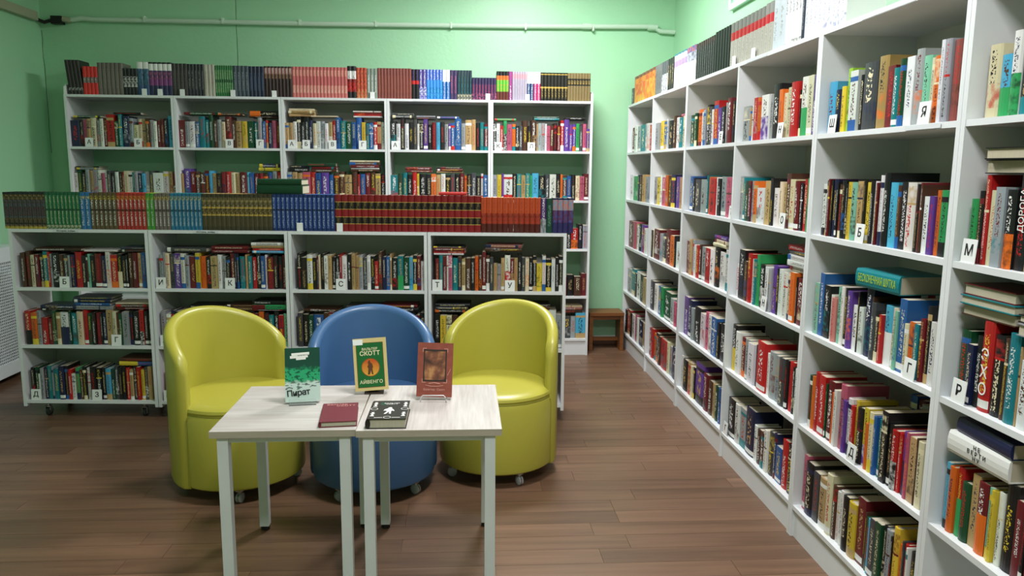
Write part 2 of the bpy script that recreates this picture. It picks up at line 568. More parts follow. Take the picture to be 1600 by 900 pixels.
# ------------------------------------------------------------------ books: planning
PAL = dict(k='#17171a', n='#1b2347', b='#255a9c', c='#4fb0d8', t='#0f7c84', G='#12472c', g='#2f9a58', l='#8fbf3a', y='#d9bf3a', o='#dd6a1f', r='#b81d1e',
           m='#6a1820', p='#c25a78', v='#5e3a94', u='#4d3022', d='#b89a68', e='#ddd2b0', w='#e4e4e2', s='#9aa0a4', a='#44464a', q='#86c9ae',
           S='#c98078', f='#6c655f', h='#8c4a42', i='#3a4658', j='#a88d58')
NAMES = dict(k='black', n='navy', b='blue', c='sky-blue', t='teal', G='dark green', g='green', l='lime', y='yellow', o='orange', r='red', m='maroon',
             p='pink', v='purple', u='brown', d='tan', e='cream', w='white', s='grey', a='dark grey', q='mint', S='salmon', f='taupe', h='red-brown', i='slate', j='ochre')
DARK = set('knGmuabtvrfhi')
books = []            # every planned book

def jitter(hexc, rg, amt=.12):
    c = lin(hexc)
    f = .86 + (rg.random() - .5) * 2 * amt
    return tuple(min(1, max(0, x * f * (1 + (rg.random() - .5) * amt))) for x in c[:3]) + (1,)

def style(ch, ch2, rg):
    """segments of the spine from foot to head: (v0, v1, base, ink, flag)"""
    base = jitter(PAL[ch], rg)
    if ch in DARK:
        ink = lin(PAL[rg.choice('wwwweedyr' if ch != 'r' else 'wweyk')])
    else:
        ink = lin(PAL[rg.choice('kkknmru')])
    sec = lin(PAL[ch2]) if ch2 else None
    if sec:
        c_ = rg.uniform(.35, .6)
        ink2 = lin(PAL['k' if ch2 not in DARK else 'w'])
        return base, [(0, c_, sec, ink2, 2 if rg.random() < .3 else 0), (c_, .92, base, ink, 1), (.92, 1, base, ink, 0)]
    k_ = rg.random()
    if k_ < .30:
        a_, b_ = rg.uniform(.12, .3), rg.uniform(.75, .92)
        return base, [(0, a_, base, ink, 0), (a_, b_, base, ink, 1), (b_, 1, base, ink, 0)]
    if k_ < .45:
        st = lin('#e2e2de')
        return base, [(0, .04, base, ink, 0), (.04, .13, st, ink, 0), (.13, .22, base, ink, 0), (.22, .86, base, ink, 1), (.86, 1, base, ink, 0)]
    if k_ < .62:
        ac = lin(PAL[rg.choice('kwrodnyebmt')])
        a_ = rg.uniform(.1, .22)
        return base, [(0, a_, ac, ink, 0), (a_, .82, base, ink, 1), (.82, .9, ac, ink, 0), (.9, 1, base, ink, 0)]
    if k_ < .82:
        ac = lin(PAL[rg.choice('ubdrmnotsekw')])
        a_, b_ = rg.uniform(.08, .2), rg.uniform(.35, .55)
        return base, [(0, a_, base, ink, 0), (a_, b_, base, ac, 2), (b_, .92, base, ink, 1), (.92, 1, base, ink, 0)]
    ac = lin(PAL[rg.choice('kwrdnyeum')])
    a_ = rg.uniform(.55, .75)
    return base, [(0, .06, base, ink, 0), (.06, a_ - .03, base, ink, 1), (a_ - .03, a_, ac, ink, 0), (a_, .95, base, ac, 2 if rg.random() < .4 else 1), (.95, 1, base, ink, 0)]

def parse(spec):
    out = []
    for tk in spec.split():
        ch = tk[0]; i = 1; ch2 = None
        if len(tk) > 2 and tk[1] == '/': ch2 = tk[2]; i = 3
        num = ''
        while i < len(tk) and (tk[i].isdigit() or tk[i] == '.'): num += tk[i]; i += 1
        out.append((ch, ch2, float(num) if num else 2.0, tk[i:]))
    return out

def frame_back(k, row):
    z = ZR[row + 1]
    return dict(o=Vector((BX + BW * k + PT, BY, z)), ex=Vector((1, 0, 0)), ey=Vector((0, 1, 0)), rz=0.0, w=BW - 2 * PT - .002,
                top=ZR[row] - PT - z, where='%s shelf, %s tall back-wall case' % (ORD[row], ORD[k]), persp=None)
def frame_low(k, row):
    z = LZ[row + 1]
    return dict(o=low_pt(LW * k + PT, 0, z), ex=Vector((math.cos(LA), math.sin(LA), 0)), ey=Vector((-math.sin(LA), math.cos(LA), 0)), rz=LA,
                w=LW - 2 * PT - .004, top=LZ[row] - PT - z, where='%s shelf, %s low wheeled case' % (ORD[row], ORD[k]), persp=None)
def frame_right(k, row):
    z = ZR[row + 1]
    ya, yb = RY[k] - PT, RY[k + 1] + PT + .002
    if k in (0, 2): yb = RY[k + 1] + PT / 2 + .002
    if k in (1, 3): ya = RY[k] - PT / 2 - .001
    return dict(o=Vector((RX, ya, z)), ex=Vector((0, -1, 0)), ey=Vector((1, 0, 0)), rz=R(-90), w=ya - yb,
                top=ZR[row] - PT - z, where='%s shelf, %s right-wall bay' % (ORD[row], ORD[k]), persp=(ya, yb + (.034 if k > 1 else .02)))

def place(fr, x, yo, z, t, h, d, rg, ch, ch2, lab, hard=None, lying=False, yaw=0.0, segs=None, base=None, kind='book', lean=0.0, extra=None, group=None):
    if segs is None: base, segs = style(ch, ch2, rg)
    p_ = fr['o'] + fr['ex'] * x + fr['ey'] * yo + Vector((0, 0, z))
    m = Matrix.Translation(p_) @ Matrix.Rotation(fr['rz'] + yaw, 4, 'Z')
    if lying:
        m = m @ Matrix.Translation((-h / 2, 0, t / 2)) @ Matrix.Rotation(R(90), 4, 'Y')
    elif lean:
        m = m @ Matrix.Translation((t / 2 * (1 if lean > 0 else -1), 0, 0)) @ Matrix.Rotation(lean, 4, 'Y') @ Matrix.Translation((-t / 2 * (1 if lean > 0 else -1), 0, 0))
    b = dict(m=m, t=t, d=d, h=h, base=base, segs=segs, hard=rg.random() < .75 if hard is None else hard, label=lab, kind=kind, seed=rg.random() * 90, extra=extra, group=group)
    books.append(b)
    return b

def row(fr, spec, seed, f0=0.0, f1=1.0, h0=.212, yo=.022, second=False):
    """a row of upright books; returns [(x0, x1, height)]"""
    rg = random.Random(seed)
    toks = parse(spec)
    tot = sum(t_[2] for t_ in toks)
    acc = 0.0
    out = []
    def pos(f):
        f = f0 + (f1 - f0) * f
        if fr['persp']:
            ya, yb = fr['persp']
            yy = 1 / ((1 - f) / ya + f / yb)
            return ya - yy
        return f * fr['w']
    for i, (ch, ch2, wd, suf) in enumerate(toks):
        xa, xb = pos(acc / tot), pos((acc + wd) / tot)
        acc += wd
        t = xb - xa - .0012
        if t < .004: continue
        h = h0 + rg.uniform(-.014, .012)
        if "'" in suf: h = h0 + rg.uniform(.024, .04)
        if ',' in suf: h = h0 - rg.uniform(.03, .045)
        h = min(h, fr['top'] - .012)
        d = min(.17, h * rg.uniform(.62, .72))
        size = 'tall ' if "'" in suf else ('short ' if ',' in suf else ('thick ' if t > .045 else ''))
        col_ = NAMES[ch] + (' and ' + NAMES[ch2] if ch2 else '')
        if second:
            lab = '%s%s book in the rear row, %s from left, %s' % (size, col_, ordinal(i), fr['where'])
        else:
            lab = '%s%s book, %s from left, %s' % (size, col_, ordinal(i), fr['where'])
        place(fr, (xa + xb) / 2, yo + rg.uniform(-.004, .008), 0.0006, t, h, d, rg, ch, ch2, lab)
        out.append((xa, xb, h))
    fr['rows'] = fr.get('rows', []) + out
    return out

def flats(fr, x, items, seed, length=.21, yo=.03, yaw=0.0, flip=False):
    """books lying on top of a row, bottom one first; items like 'm25 w18'"""
    rg = random.Random(seed)
    hl = length * .52
    x = min(max(x, hl + .008), fr['w'] - hl - .008)
    z = 0.001
    for a, b, h in fr.get('rows', []):
        if b > x - hl - .012 and a < x + hl + .012: z = max(z, h + .002)
    for i, (ch, ch2, mm, suf) in enumerate(parse(items)):
        t = mm / 1000
        L_ = length * rg.uniform(.94, 1.03)
        if z + t > fr['top'] - .003: break
        lab = '%s book lying flat%s, %s' % (NAMES[ch] + (' and ' + NAMES[ch2] if ch2 else ''), ' on the row' if i == 0 else ' on the stack', fr['where'])
        x_ = min(max(x, L_ / 2 + .006), fr['w'] - L_ / 2 - .006)
        place(fr, x_ + rg.uniform(-.003, .003), yo + rg.uniform(-.004, .01) + (.15 if flip else 0), z, t, L_, .145, rg, ch, ch2, lab, lying=True, yaw=yaw + R(rg.uniform(-2, 2)) + (math.pi if flip else 0), hard=True if flip else None)
        z += t + .0006

# ---- tall back cases
B0 = ["n5 k2 p2 d2 e3 s2 w2 m2 r4' G2 t2' n4' s2 e3, e2 d2 u2 s2 w2 m2 m2 k2 c3'",
      "m3 s2 w3 b2 t3' t2 G2' u2 s2 e2 m3' u2 d3 y3 G3 t2 s2' b2 r1 n2 p2 m2",
      "d2 d2 w2 k2' k2 k2' n2 e2 w2 s2 w2 d2 r2 b2' t3 G3 b2 b3' y2 t2 b2 r2 d2 w2",
      "k3 w2 k2' w2 k2 a2' w1 k2 v2' k2 m2 c2 k2 s2 v1 b2 b3' s2 d3' d2' k2 t2 m2",
      "k2 w2 r2 g/k2' p3 o2 k2 a2 u3' k2 u3' d1 s2 s2 w1 p2 u2 k2 m2 r2' v3' v2 v2 g2 a2 p2 v2,"]
B1 = ["w2 G2 k2 s2 d2 s2 w2 p2 w1 a2 k2 w2 k2 r1 e2 w2 t1 s2 n2 c2 s2 a2 w5 w3 d2 m2",
      "d1 v3' m2 u2 u2 m2 c1 d2 k2 m2 r2 e2 d2 m3 c1 b2 m2 m2 u2 b2 s2 r2",
      "s2 d2 d2 p3 r2 b2 v3 b2 u2 u2 d3 u2 r1 b2 m2 u2 d2 k2",
      "t3 G2 t2 k2 r2 y1 k3 k2 o2 d2 w2 k2 a2 k2 m2 o1 k2 a2 k2 w1 b2",
      "s2 y2 v1 w4 k2 t2 d2 t2 g1 c3 k3 a2 w3 k2 o1 u2 b2 k2 e2 p2 m2"]
FB = {}
for k in range(5):
    FB[k, 0] = frame_back(k, 0); row(FB[k, 0], B0[k], 100 + k, h0=.205)
    FB[k, 1] = frame_back(k, 1); row(FB[k, 1], B1[k], 200 + k, h0=.2)
FB[4, 2] = frame_back(4, 2); row(FB[4, 2], 'k2 b2 d2 m2 s2 k2 u2 w2 t2 e2 k2 c3 w/c4 b3 k2 r/o3, k2 s2', 230, h0=.195)
FB[4, 3] = frame_back(4, 3); row(FB[4, 3], 'm2 u2 k2 d2 m2 n2 u2 k2 r2 u2 m3 u2 d3 m2 k3 u3 m2', 231, h0=.17)
FB[4, 4] = frame_back(4, 4); row(FB[4, 4], 'k2 u2 d2 e2 s2 k2 u2 m2 d2 u2 k2 a2 s3 u2 a3 s2 c4\'', 232, h0=.18)
flats(FB[4, 4], .64, 'u22 m20 e16', 9, .2)
flats(FB[0, 0], .12, 'G14', 1); flats(FB[0, 0], .42, 'k14', 21)
flats(FB[1, 0], .17, 'G20', 2, .25); flats(FB[1, 0], .38, 'u14', 3); flats(FB[1, 0], .64, 'u8 k/o40', 4, .22)
flats(FB[2, 0], .13, 'd20 j22 e16', 5, .2); flats(FB[2, 0], .63, 'w12 r26 w10', 6, .22); flats(FB[2, 0], .3, 'e10', 7)
flats(FB[3, 0], .1, 'a22 a16', 8, .17); flats(FB[3, 0], .28, 'a14 s10', 9, .15); flats(FB[3, 0], .45, 'b14', 10, .17)
flats(FB[4, 0], .09, 'g16', 11, .17); flats(FB[4, 0], .42, 't14 G12', 12, .2); flats(FB[4, 0], .65, 'k16', 13, .16)
flats(FB[0, 1], .1, 's14 k10', 14, .17)
flats(FB[1, 1], .7, 'y25 n28', 15, .16)
flats(FB[2, 1], .1, 'k30 k18', 16, .16); flats(FB[2, 1], .27, 'u20 m22 G24', 17, .22); flats(FB[2, 1], .6, 'u18 w10 m22 u20 e14', 18, .23)
flats(FB[3, 1], .22, 'm16 m24', 19, .2); flats(FB[3, 1], .46, 'd12 m18 k14', 20, .2)

# ---- low wheeled cases
FL = {}
L0 = ["u2 u2 e2 m2 k2 t2 r1 s1 k3 u2 a2 s1 n2 r3 k2 k1 q1 k2 m3 n2 w2 r3 k/e2 k2 k1 u2 m2 d2 b2 s1",
      "s2 s1 e2 a2 v3 w2 s2 m3 y2 o3 k2 d3 w2 s2 k2 m2 n1 k1 t3 d1 t2 r2 k2 b2 w1 m3 k2 k2 m2",
      "k2 k3 w3 k2 m1 e1 k2 w2 d2 k2 k2 r1 w3 k2 d2 d2 s2 a2 w2 k2 r2, u2' n2 b2 d1 k3 t/g3 G3 c2 k2 m2 w2,",
      "m2 t2 m2 w1 p2 t3 u2 d2 u3 k2 o2 u2 m2' u2 a2 d2, s2, d2 w/r3 m2 d2 k2 a2 e2 k2 k2 y3, w2 k3 w2 k2 k2"]
L1 = ["r/k3 o3 s2 r3, m2, G2 d2 w/n4 G1 t3 e3 r2 G2 k2 m2 k1 n2 d3 e2 u1 G2 s3 k2 k3 r/k2 k2 u2",
      "s2 w2 n2 k2 d2 p2 r2 k2 u2 w2 k2 m2 t2 k2 e2 a2 u2 r2 k2 m2 o2 k2 t2 k2 r2 q2",
      "a2 k2 G2 b4 u2 m2 a3 u2 k2 d2 k2 m2 u2 n2 s2 k2 r2 k2 u2 a2 k2 m2 k2",
      "k2 y2 e2 u2 k2 m2 n2 k2 d2 u2 a2 k2 s2 m2 k2 u2 t2 k2 e2 w4' s2"]
L2 = ["k2 G2 w1, s2 n2 t2 s1 t3 n3 k2 r2 w2, g2 u2 k2 w2 k3 k3 k2 c3 G2 a2 k2 k2 r2 d2 k2 r2 y2 a2 d2",
      "r2 p2 n2 v2 k2 m2 s2 k2 u2 w2 r2 n2 k2 d2 t2 k2 e2 m2 a2 k2 w2 b2 k2",
      "k2 u2 m2 b2 k2 d2 G2 k2 w2 r2 k2 n2 e2 k2 s2 u2 m2 k2 t2",
      "k2 r2 u2 w2 k2 b2 m2 d2 k2 s2 k2 n2 r2 o2 k2 w2 k2 r4"]
for k in range(4):
    FL[k, 0] = frame_low(k, 0); row(FL[k, 0], L0[k], 300 + k, f0=.03, h0=.2)
    FL[k, 1] = frame_low(k, 1); row(FL[k, 1], L1[k], 310 + k, f0=.02, h0=.2)
    FL[k, 2] = frame_low(k, 2); row(FL[k, 2], L2[k], 320 + k, f0=.03, f1=.97, h0=.195)
flats(FL[0, 0], .24, 'u18', 31, .29); flats(FL[0, 0], .5, 'w10', 32, .2, yo=.02); flats(FL[0, 0], .69, 'a16 i12', 33, .15)
flats(FL[0, 1], .22, 'k10 n20', 34, .22); flats(FL[0, 1], .42, 's22 b20 n18 i14', 35, .22); flats(FL[0, 1], .66, 'm14 u16 e8', 36, .2)
flats(FL[0, 2], .67, 'b/y28 u18', 37, .2)
flats(FL[1, 0], .18, 'a26', 38, .24); flats(FL[1, 0], .44, 'm18 m20', 39, .22); flats(FL[1, 0], .67, 'c14 r14 d14 w18 k6', 40, .19)
flats(FL[1, 1], .3, 'u18 k14', 41, .23); flats(FL[1, 1], .5, 'u24 u12', 42, .2); flats(FL[1, 1], .68, 'k10 g/m26 k22', 43, .2)
flats(FL[2, 1], .15, 'u12', 44); flats(FL[2, 1], .4, 'k18 a16', 45); flats(FL[2, 1], .62, 'k26 m14', 46)
flats(FL[3, 0], .1, 'w10 r14 m16 k8', 47, .18); flats(FL[3, 1], .12, 'k20 a14 k18', 48, .2); flats(FL[3, 1], .4, 'k22 u16', 49, .22); flats(FL[3, 1], .6, 'u20 k12', 50, .2)
# a leaning book thrown across the low case's top shelf
flats(FL[3, 0], .42, 'u22 h18', 51, .22, yaw=R(-4))

# ---- right-wall cases
FILL = 'w9 k10 n9 e8 r10 s9 k8 t9 u9 m10'
RR = {
 (0, 0): "w1 m2 w2 s3 t4 s2 w2 r2 s1", (0, 1): "w2 g3 n1 u2 d2 s2 v2", (0, 2): "m4 p2 d1 w1 k2 v2 r1 w2 s2", (0, 3): "s3 t2 k1 w3 k2 d2 w1", (0, 4): "k1 r2 k1 w2 p1 w1 n3 d2",
 (1, 0): "s3 y3 b3 w1 k4 u2 w2 t3 e2 w2", (1, 1): "s2 y3 w1 p3 o2 u2 n3 v3 d2 p2", (1, 2): "k1 e1 m4 s2 a2 m4' o3 k1 w5,", (1, 3): "a3 w3 b3 g2 G6 s3, p2, n3", (1, 4): "m2 r2 o2 k2 u2 r5 e2 s2 n5",
 (2, 0): "G3 G2 o4 w2 s2 k3' a2 w2 r4' v3 k3 s2 m4' k3 s2", (2, 1): "b3 k2 a4 s4 t1 o2 r4 w1 k2 s4 p4 k2", (2, 2): "m3 d2 s2 w2 r3 u2 s4 r4 w4 k4 w5 w3 w2", (2, 3): "v3' n3' s2 k5 w3 p3 w3 b4 k2 k5", (2, 4): "w1 k3 d3 e1 k1 v6' m3 u3 d2 G2 b2 w2",
 (3, 0): "s4, d1, w1, r2 o2 w/v4 s2 k4' o2 e2 e2 r4' k1 w/g4' e3' v2'", (3, 1): "s2 t2 G2 m2 s2 o3 w5, d4 k2 w4, e2 d2 u3' e4 m3 k2 r3 g2", (3, 2): "w3, k4' u2 r3' w1 t2 g2' k4 w3 s2 v3 k2 w3 w3 e3 o3 k1 m5", (3, 3): "k/y3' w3 m3 s3 w4 k2 r6' w2 s4 s3 a4 k2 r3 k2 w2", (3, 4): "k5 w3 s4 n6' w2, u3, u3, w2 a3 n2 b4, r4 k4",
 (4, 0): "c4 n3, y2, l2' w4 k2 a7' j5' m4 t3 G3 w4 s4' q4 e2 o4 w2' s3' h5'", (4, 1): "w3 a1 m1 k1 n2 k1 u2 k2 k1 y2 q3 k1 d3 k1 y3 k2 w2 m1 k1 w2' k3' c4 u2 k4 w5 k2 m1 u1 w4, v3, o3 g4",
 (4, 2): "q3 b3' k4 w2, S3, q3 w2 k2 v3 w4, k1 w3, n5' u1 a3 k3, r2, c/w5 e3 q2 b5' e3, o4, t3, m3 k3' w5",
 (4, 3): "G2 o2 r3' r4' G1 m4' o2 w2 p4' v2 w3 r2 y2 k4 y/v3 o2, e3 b2 t4 k4' k3 r/k4 r2 v/n4 p2 d5 u1 e4", (4, 4): "p2' k4 a3 d4 e3' u2 w2 w2 k3 y4 m4' u1 G2 c1 a3 G3 k2 s3 k1 y3' o2 a1 r2 w1 k3",
 (5, 0): "e5 c/g5, w/g4 k5' q1 k4' w2' m6' " + FILL, (5, 1): "g3, k2 r2' e3 s4 k/o4 k5' d1 v/w3 r3, l5 " + FILL, (5, 2): "G4 n3, k3 r5' k5 u2 t5' d1 w5, k/o4 " + FILL,
 (5, 3): "c2 o3 r/g3 G4, d4 m/o5 q2 y2 w3 k6' m4 k2 r4 " + FILL,
}
FR = {}
for (k, r_), spec in RR.items():
    FR[k, r_] = frame_right(k, r_)
    row(FR[k, r_], spec, 400 + k * 10 + r_, f0=.02, f1=.985, h0=.205 if r_ else .2)
# rear rows that show behind the front books on the lower shelves
row(FR[4, 3], 'b3 m3 s3 n3 k4 r2 k4 w4 k6', 501, .45, .98, .25, .195, True)
row(FR[3, 3], 'm4 t3 m5 k3', 502, .72, .98, .22, .195, True)
row(FR[4, 4], 'b5 k6 u4 G5 k5 a4', 503, .3, .95, .24, .195, True)
row(FR[3, 4], 'k5 G4 a5 u4', 504, .55, .98, .22, .195, True)
row(FR[2, 3], 'm4 k4 a3', 505, .78, .98, .24, .195, True)
row(FR[4, 2], 'r3 w4 u4 o3 n5', 506, .5, .9, .23, .195, True)
flats(FR[2, 2], .62, 'e20 e18 v22', 60, .2)
flats(FR[3, 2], .74, 'w22 w24 w22 a18 r22', 61, .2)
flats(FR[5, 1], .17, 'k36 k30', 62, .2, .01, R(4), True)
flats(FR[5, 2], .13, 'u30 t24 m30', 63, .2, .008, R(3), True); flats(FR[5, 2], .36, 's30 k20', 64, .19, .0, R(-4), True)
flats(FR[1, 0], .7, 'p14', 65, .14)

# hero books lying on the right-wall rows
def hero(fr, x, t, L_, d, ch, label, text, tm, size, yo=.0, yaw=0.0, z=None, squeeze=1.0):
    rg = random.Random(7)
    if z is None:
        z = .001
        for a, b, h in fr['rows']:
            if b > x - L_ / 2 - .02 and a < x + L_ / 2 + .02: z = max(z, h + .003)
    c = lin(PAL[ch])
    b = place(fr, x, yo, z, t, L_, d, rg, ch, None, label, lying=True, yaw=yaw, hard=True, base=c, segs=[(0, 1, c, c, 0)])
    b['extra'] = (text, tm, size, squeeze); b['force'] = True
    return z + t
hero(FR[4, 2], .485, .062, .235, .17, 't', 'thick teal hardback lying on the row beside the upright Г card', 'БЕСКОНЕЧНАЯ ШУТКА', 'lime_ink', .036, .012, R(5), None, .5)
zt = hero(FR[5, 3], .165, .062, .24, .17, 'w', 'thick white hardback with sparse black letters lying on the nearest row', 'Н Е\nВ Е Р Т И\nН У', 'ink', .017, .01, R(1))
hero(FR[5, 3], .175, .042, .225, .165, 'n', 'navy hardback lying on top of the thick white book', None, None, 0, .015, R(-2), zt + .0006)

# ---- matching sets standing on top of the cases
def sets(fr_fn, x0, x1, items, base_y, persp=None, case='', h0=.21):
    """items: (count, px width, base colour letter, segment list, height factor, label)"""
    tot = sum(i_[1] for i_ in items)
    acc = 0.0
    fr = fr_fn
    def pos(f):
        if persp:
            ya, yb = persp
            return ya - 1 / ((1 - f) / ya + f / yb)
        return x0 + (x1 - x0) * f
    for gi, (n, wpx, ch, segs, hf, lab, *more) in enumerate(items):
        lean = more[0] if more else 0.0
        rg = random.Random(gi * 7 + len(items))
        base = lin(PAL[ch]) if len(ch) == 1 else lin(ch)
        sg = [(a, b, lin(PAL.get(c1, c1)), lin(PAL.get(c2, c2)), f) for a, b, c1, c2, f in segs]
        for i in range(n):
            fa = (acc + wpx * i / n) / tot; fb = (acc + wpx * (i + 1) / n) / tot
            xa, xb = pos(fa), pos(fb)
            h = h0 * hf
            place(fr, (xa + xb) / 2, base_y, .0006, xb - xa - .0012, h, h * .68, rg, 'k', None, (ordinal(i) + ' from left, ' if n > 1 else '') + lab + ' ' + case, hard=True, segs=sg, base=base, kind='series_volume', lean=lean, group='%s volumes %s' % (lab.rsplit(' volume', 1)[0], case))
        acc += wpx

def band(c, i='e'):      # plain spine with a title
    return [(0, .2, c, i, 0), (.2, .8, c, i, 1), (.8, 1, c, i, 0)]
GOLD = '#b89a4a'
topB = dict(o=Vector((BX, BY, ZR[0])), ex=Vector((1, 0, 0)), ey=Vector((0, 1, 0)), rz=0.0)
sets(topB, .034, 3.978, [
    (4, 22, 'k', [(0, .12, '#2a2122', 'w', 0), (.12, .2, '#2a2122', 'w', 2), (.2, 1, '#2a2122', 'u', 0)], 1.1, 'leaning black-brown volume', R(-5)),
    (4, 23, 'r', [(0, .42, '#d8302a', 'w', 0), (.42, .62, '#6a5a58', 'w', 1), (.62, 1, '#d8302a', 'w', 0)], .9, 'bright red volume with grey band'),
    (6, 39, 'f', band('#6a635d', '#8a847d'), 1.03, 'taupe volume'),
    (4, 22, 'k', [(0, .3, 'k', 'w', 0), (.3, .7, 'k', 'w', 2), (.7, 1, 'k', 'w', 0)], .86, 'short black volume with white marks'),
    (2, 18, 'i', [(0, .3, '#31507a', 'w', 0), (.3, .8, '#47708e', 'k', 2), (.8, 1, 'w', 'k', 0)], 1.07, 'steel-blue volume with white head'),
    (5, 36, 'n', [(0, .3, '#262a50', 'w', 0), (.3, .5, '#7a3a78', 'w', 0), (.5, .75, '#3a3260', 'p', 2), (.75, .95, 'w', 'k', 0), (.95, 1, 'k', 'k', 0)], 1.07, 'navy and plum volume with white head'),
    (4, 24, 'a', band('#35302f', '#6b6460'), 1.04, 'charcoal brown volume'),
    (5, 26, 'k', band('#22232a', '#8b8a86'), 1.03, 'near-black volume'),
    (3, 17, 'e', band('#b3afa2', '#8d8778'), 1.02, 'pale stone volume'),
    (8, 28, 'G', [(0, .12, '#1d6b33', 'e', 0), (.12, .45, '#1f7a3a', 'e', 1), (.45, .55, '#17552a', 'e', 0), (.55, .85, '#1f7a3a', 'e', 1), (.85, 1, '#1d6b33', 'e', 0)], 1.0, 'green volume'),
    (4, 25, 'i', band('#3c4853', '#8e9aa2'), 1.0, 'slate volume'),
    (4, 24, 'n', band('#18213a', '#56688c'), .99, 'navy volume'),
    (8, 44, 'm', [(0, .6, '#2a1416', 'd', 0), (.6, .75, '#4a2422', 'd', 1), (.75, .95, '#8a5650', 'w', 1), (.95, 1, '#2a1416', 'd', 0)], 1.0, 'dark maroon volume with rosy title'),
    (16, 88, 'S', [(0, .15, '#c06a66', 'w', 0), (.15, .4, '#c97a74', 'e', 1), (.4, .7, '#b85c5c', 'e', 0), (.7, .9, '#c46c68', 'e', 1), (.9, 1, '#b85c5c', 'e', 0)], 1.0, 'salmon pink volume'),
    (2, 14, 'k', [(0, .2, 'k', 'y', 0), (.2, .6, 'r', 'k', 2), (.6, .85, 'w', 'k', 1), (.85, 1, 'k', 'k', 0)], 1.05, 'black, white and red volume'),
    (3, 17, 'o', [(0, .3, '#b8482e', 'd', 2), (.3, 1, '#c8583a', 'm', 2)], 1.0, 'rust orange volume'),
    (3, 17, 's', band('#7d8a80', 'w'), .98, 'grey-green volume'),
    (11, 55, 'h', [(0, .2, '#7c423c', 'd', 0), (.2, .75, '#86483f', '#6b3630', 1), (.75, 1, '#7c423c', 'd', 0)], 1.0, 'red-brown volume'),
    (2, 12, 'k', [(0, .5, 'k', 'w', 0), (.5, .62, 'r', 'w', 0), (.62, 1, 'k', 'v', 1)], .98, 'black volume with red stripe'),
    (2, 12, 'v', [(0, .4, '#5a57b0', 'w', 2), (.4, 1, '#4c3f8f', 'w', 1)], .98, 'violet volume'),
    (5, 26, 'b', [(0, .4, '#1f6fc0', 'c', 2), (.4, .65, '#3a8ade', 'c', 0), (.65, 1, '#3a62c0', 'w', 1)], .98, 'bright blue volume'),
    (2, 12, 'b', [(0, .6, '#1d60a8', 'w', 1), (.6, 1, 'w', 'k', 0)], .98, 'blue volume with white head'),
    (2, 12, 'v', band('#3d3156', 'p'), .97, 'dusky violet volume'),
    (5, 24, 'n', [(0, .2, '#1d2c3c', 'e', 2), (.2, .8, '#141a2a', 't', 1), (.8, 1, '#1d2c3c', 'e', 0)], .97, 'blue-black volume with teal lettering'),
    (8, 40, 'v', [(0, .3, '#2d2448', 'p', 2), (.3, .7, '#3a2b52', 'r', 1), (.7, 1, '#2d2448', 'p', 0)], .74, 'short plum volume'),
    (4, 20, 'g', [(0, .3, '#5a2a22', 'o', 0), (.3, .7, '#4fae3a', 'o', 1), (.7, .85, '#c8642a', 'y', 0), (.85, 1, 'k', 'y', 0)], .96, 'lime and orange volume'),
    (1, 6, 'p', [(0, .5, '#7c2f6e', 'w', 1), (.5, 1, '#8c3a7a', 'w', 0)], .96, 'magenta volume'),
    (6, 24, 's', [(0, .75, '#a79fb0', '#7d7488', 1), (.75, .92, '#c9909c', 'w', 0), (.92, 1, '#a79fb0', 'w', 0)], .96, 'silver-lilac volume'),
    (2, 11, 'n', [(0, .6, '#1c3a66', 'w', 1), (.6, 1, 'w', 'k', 0)], .95, 'dark blue volume with white head'),
    (2, 11, 'p', [(0, .6, '#b02c6a', 'w', 1), (.6, 1, 'w', 'k', 0)], .95, 'crimson volume with white head'),
    (8, 45, 'k', [(0, .1, '#1c1b16', GOLD, 0), (.1, .45, '#1c1b16', GOLD, 1), (.45, .5, GOLD, GOLD, 0), (.5, .92, '#1c1b16', GOLD, 0), (.92, .95, GOLD, 'k', 0), (.95, 1, '#1c1b16', GOLD, 0)], .94, 'black volume with gold lettering'),
    (8, 38, 'j', [(0, .55, '#7b6a46', '#5f5236', 0), (.55, .6, 'k', 'k', 0), (.6, .74, '#54482e', GOLD, 1), (.74, .8, 'k', 'k', 0), (.8, 1, '#7b6a46', 'k', 0)], .94, 'bronze-tan volume with black bands'),
], .02, None, 'atop the back-wall case', .228)

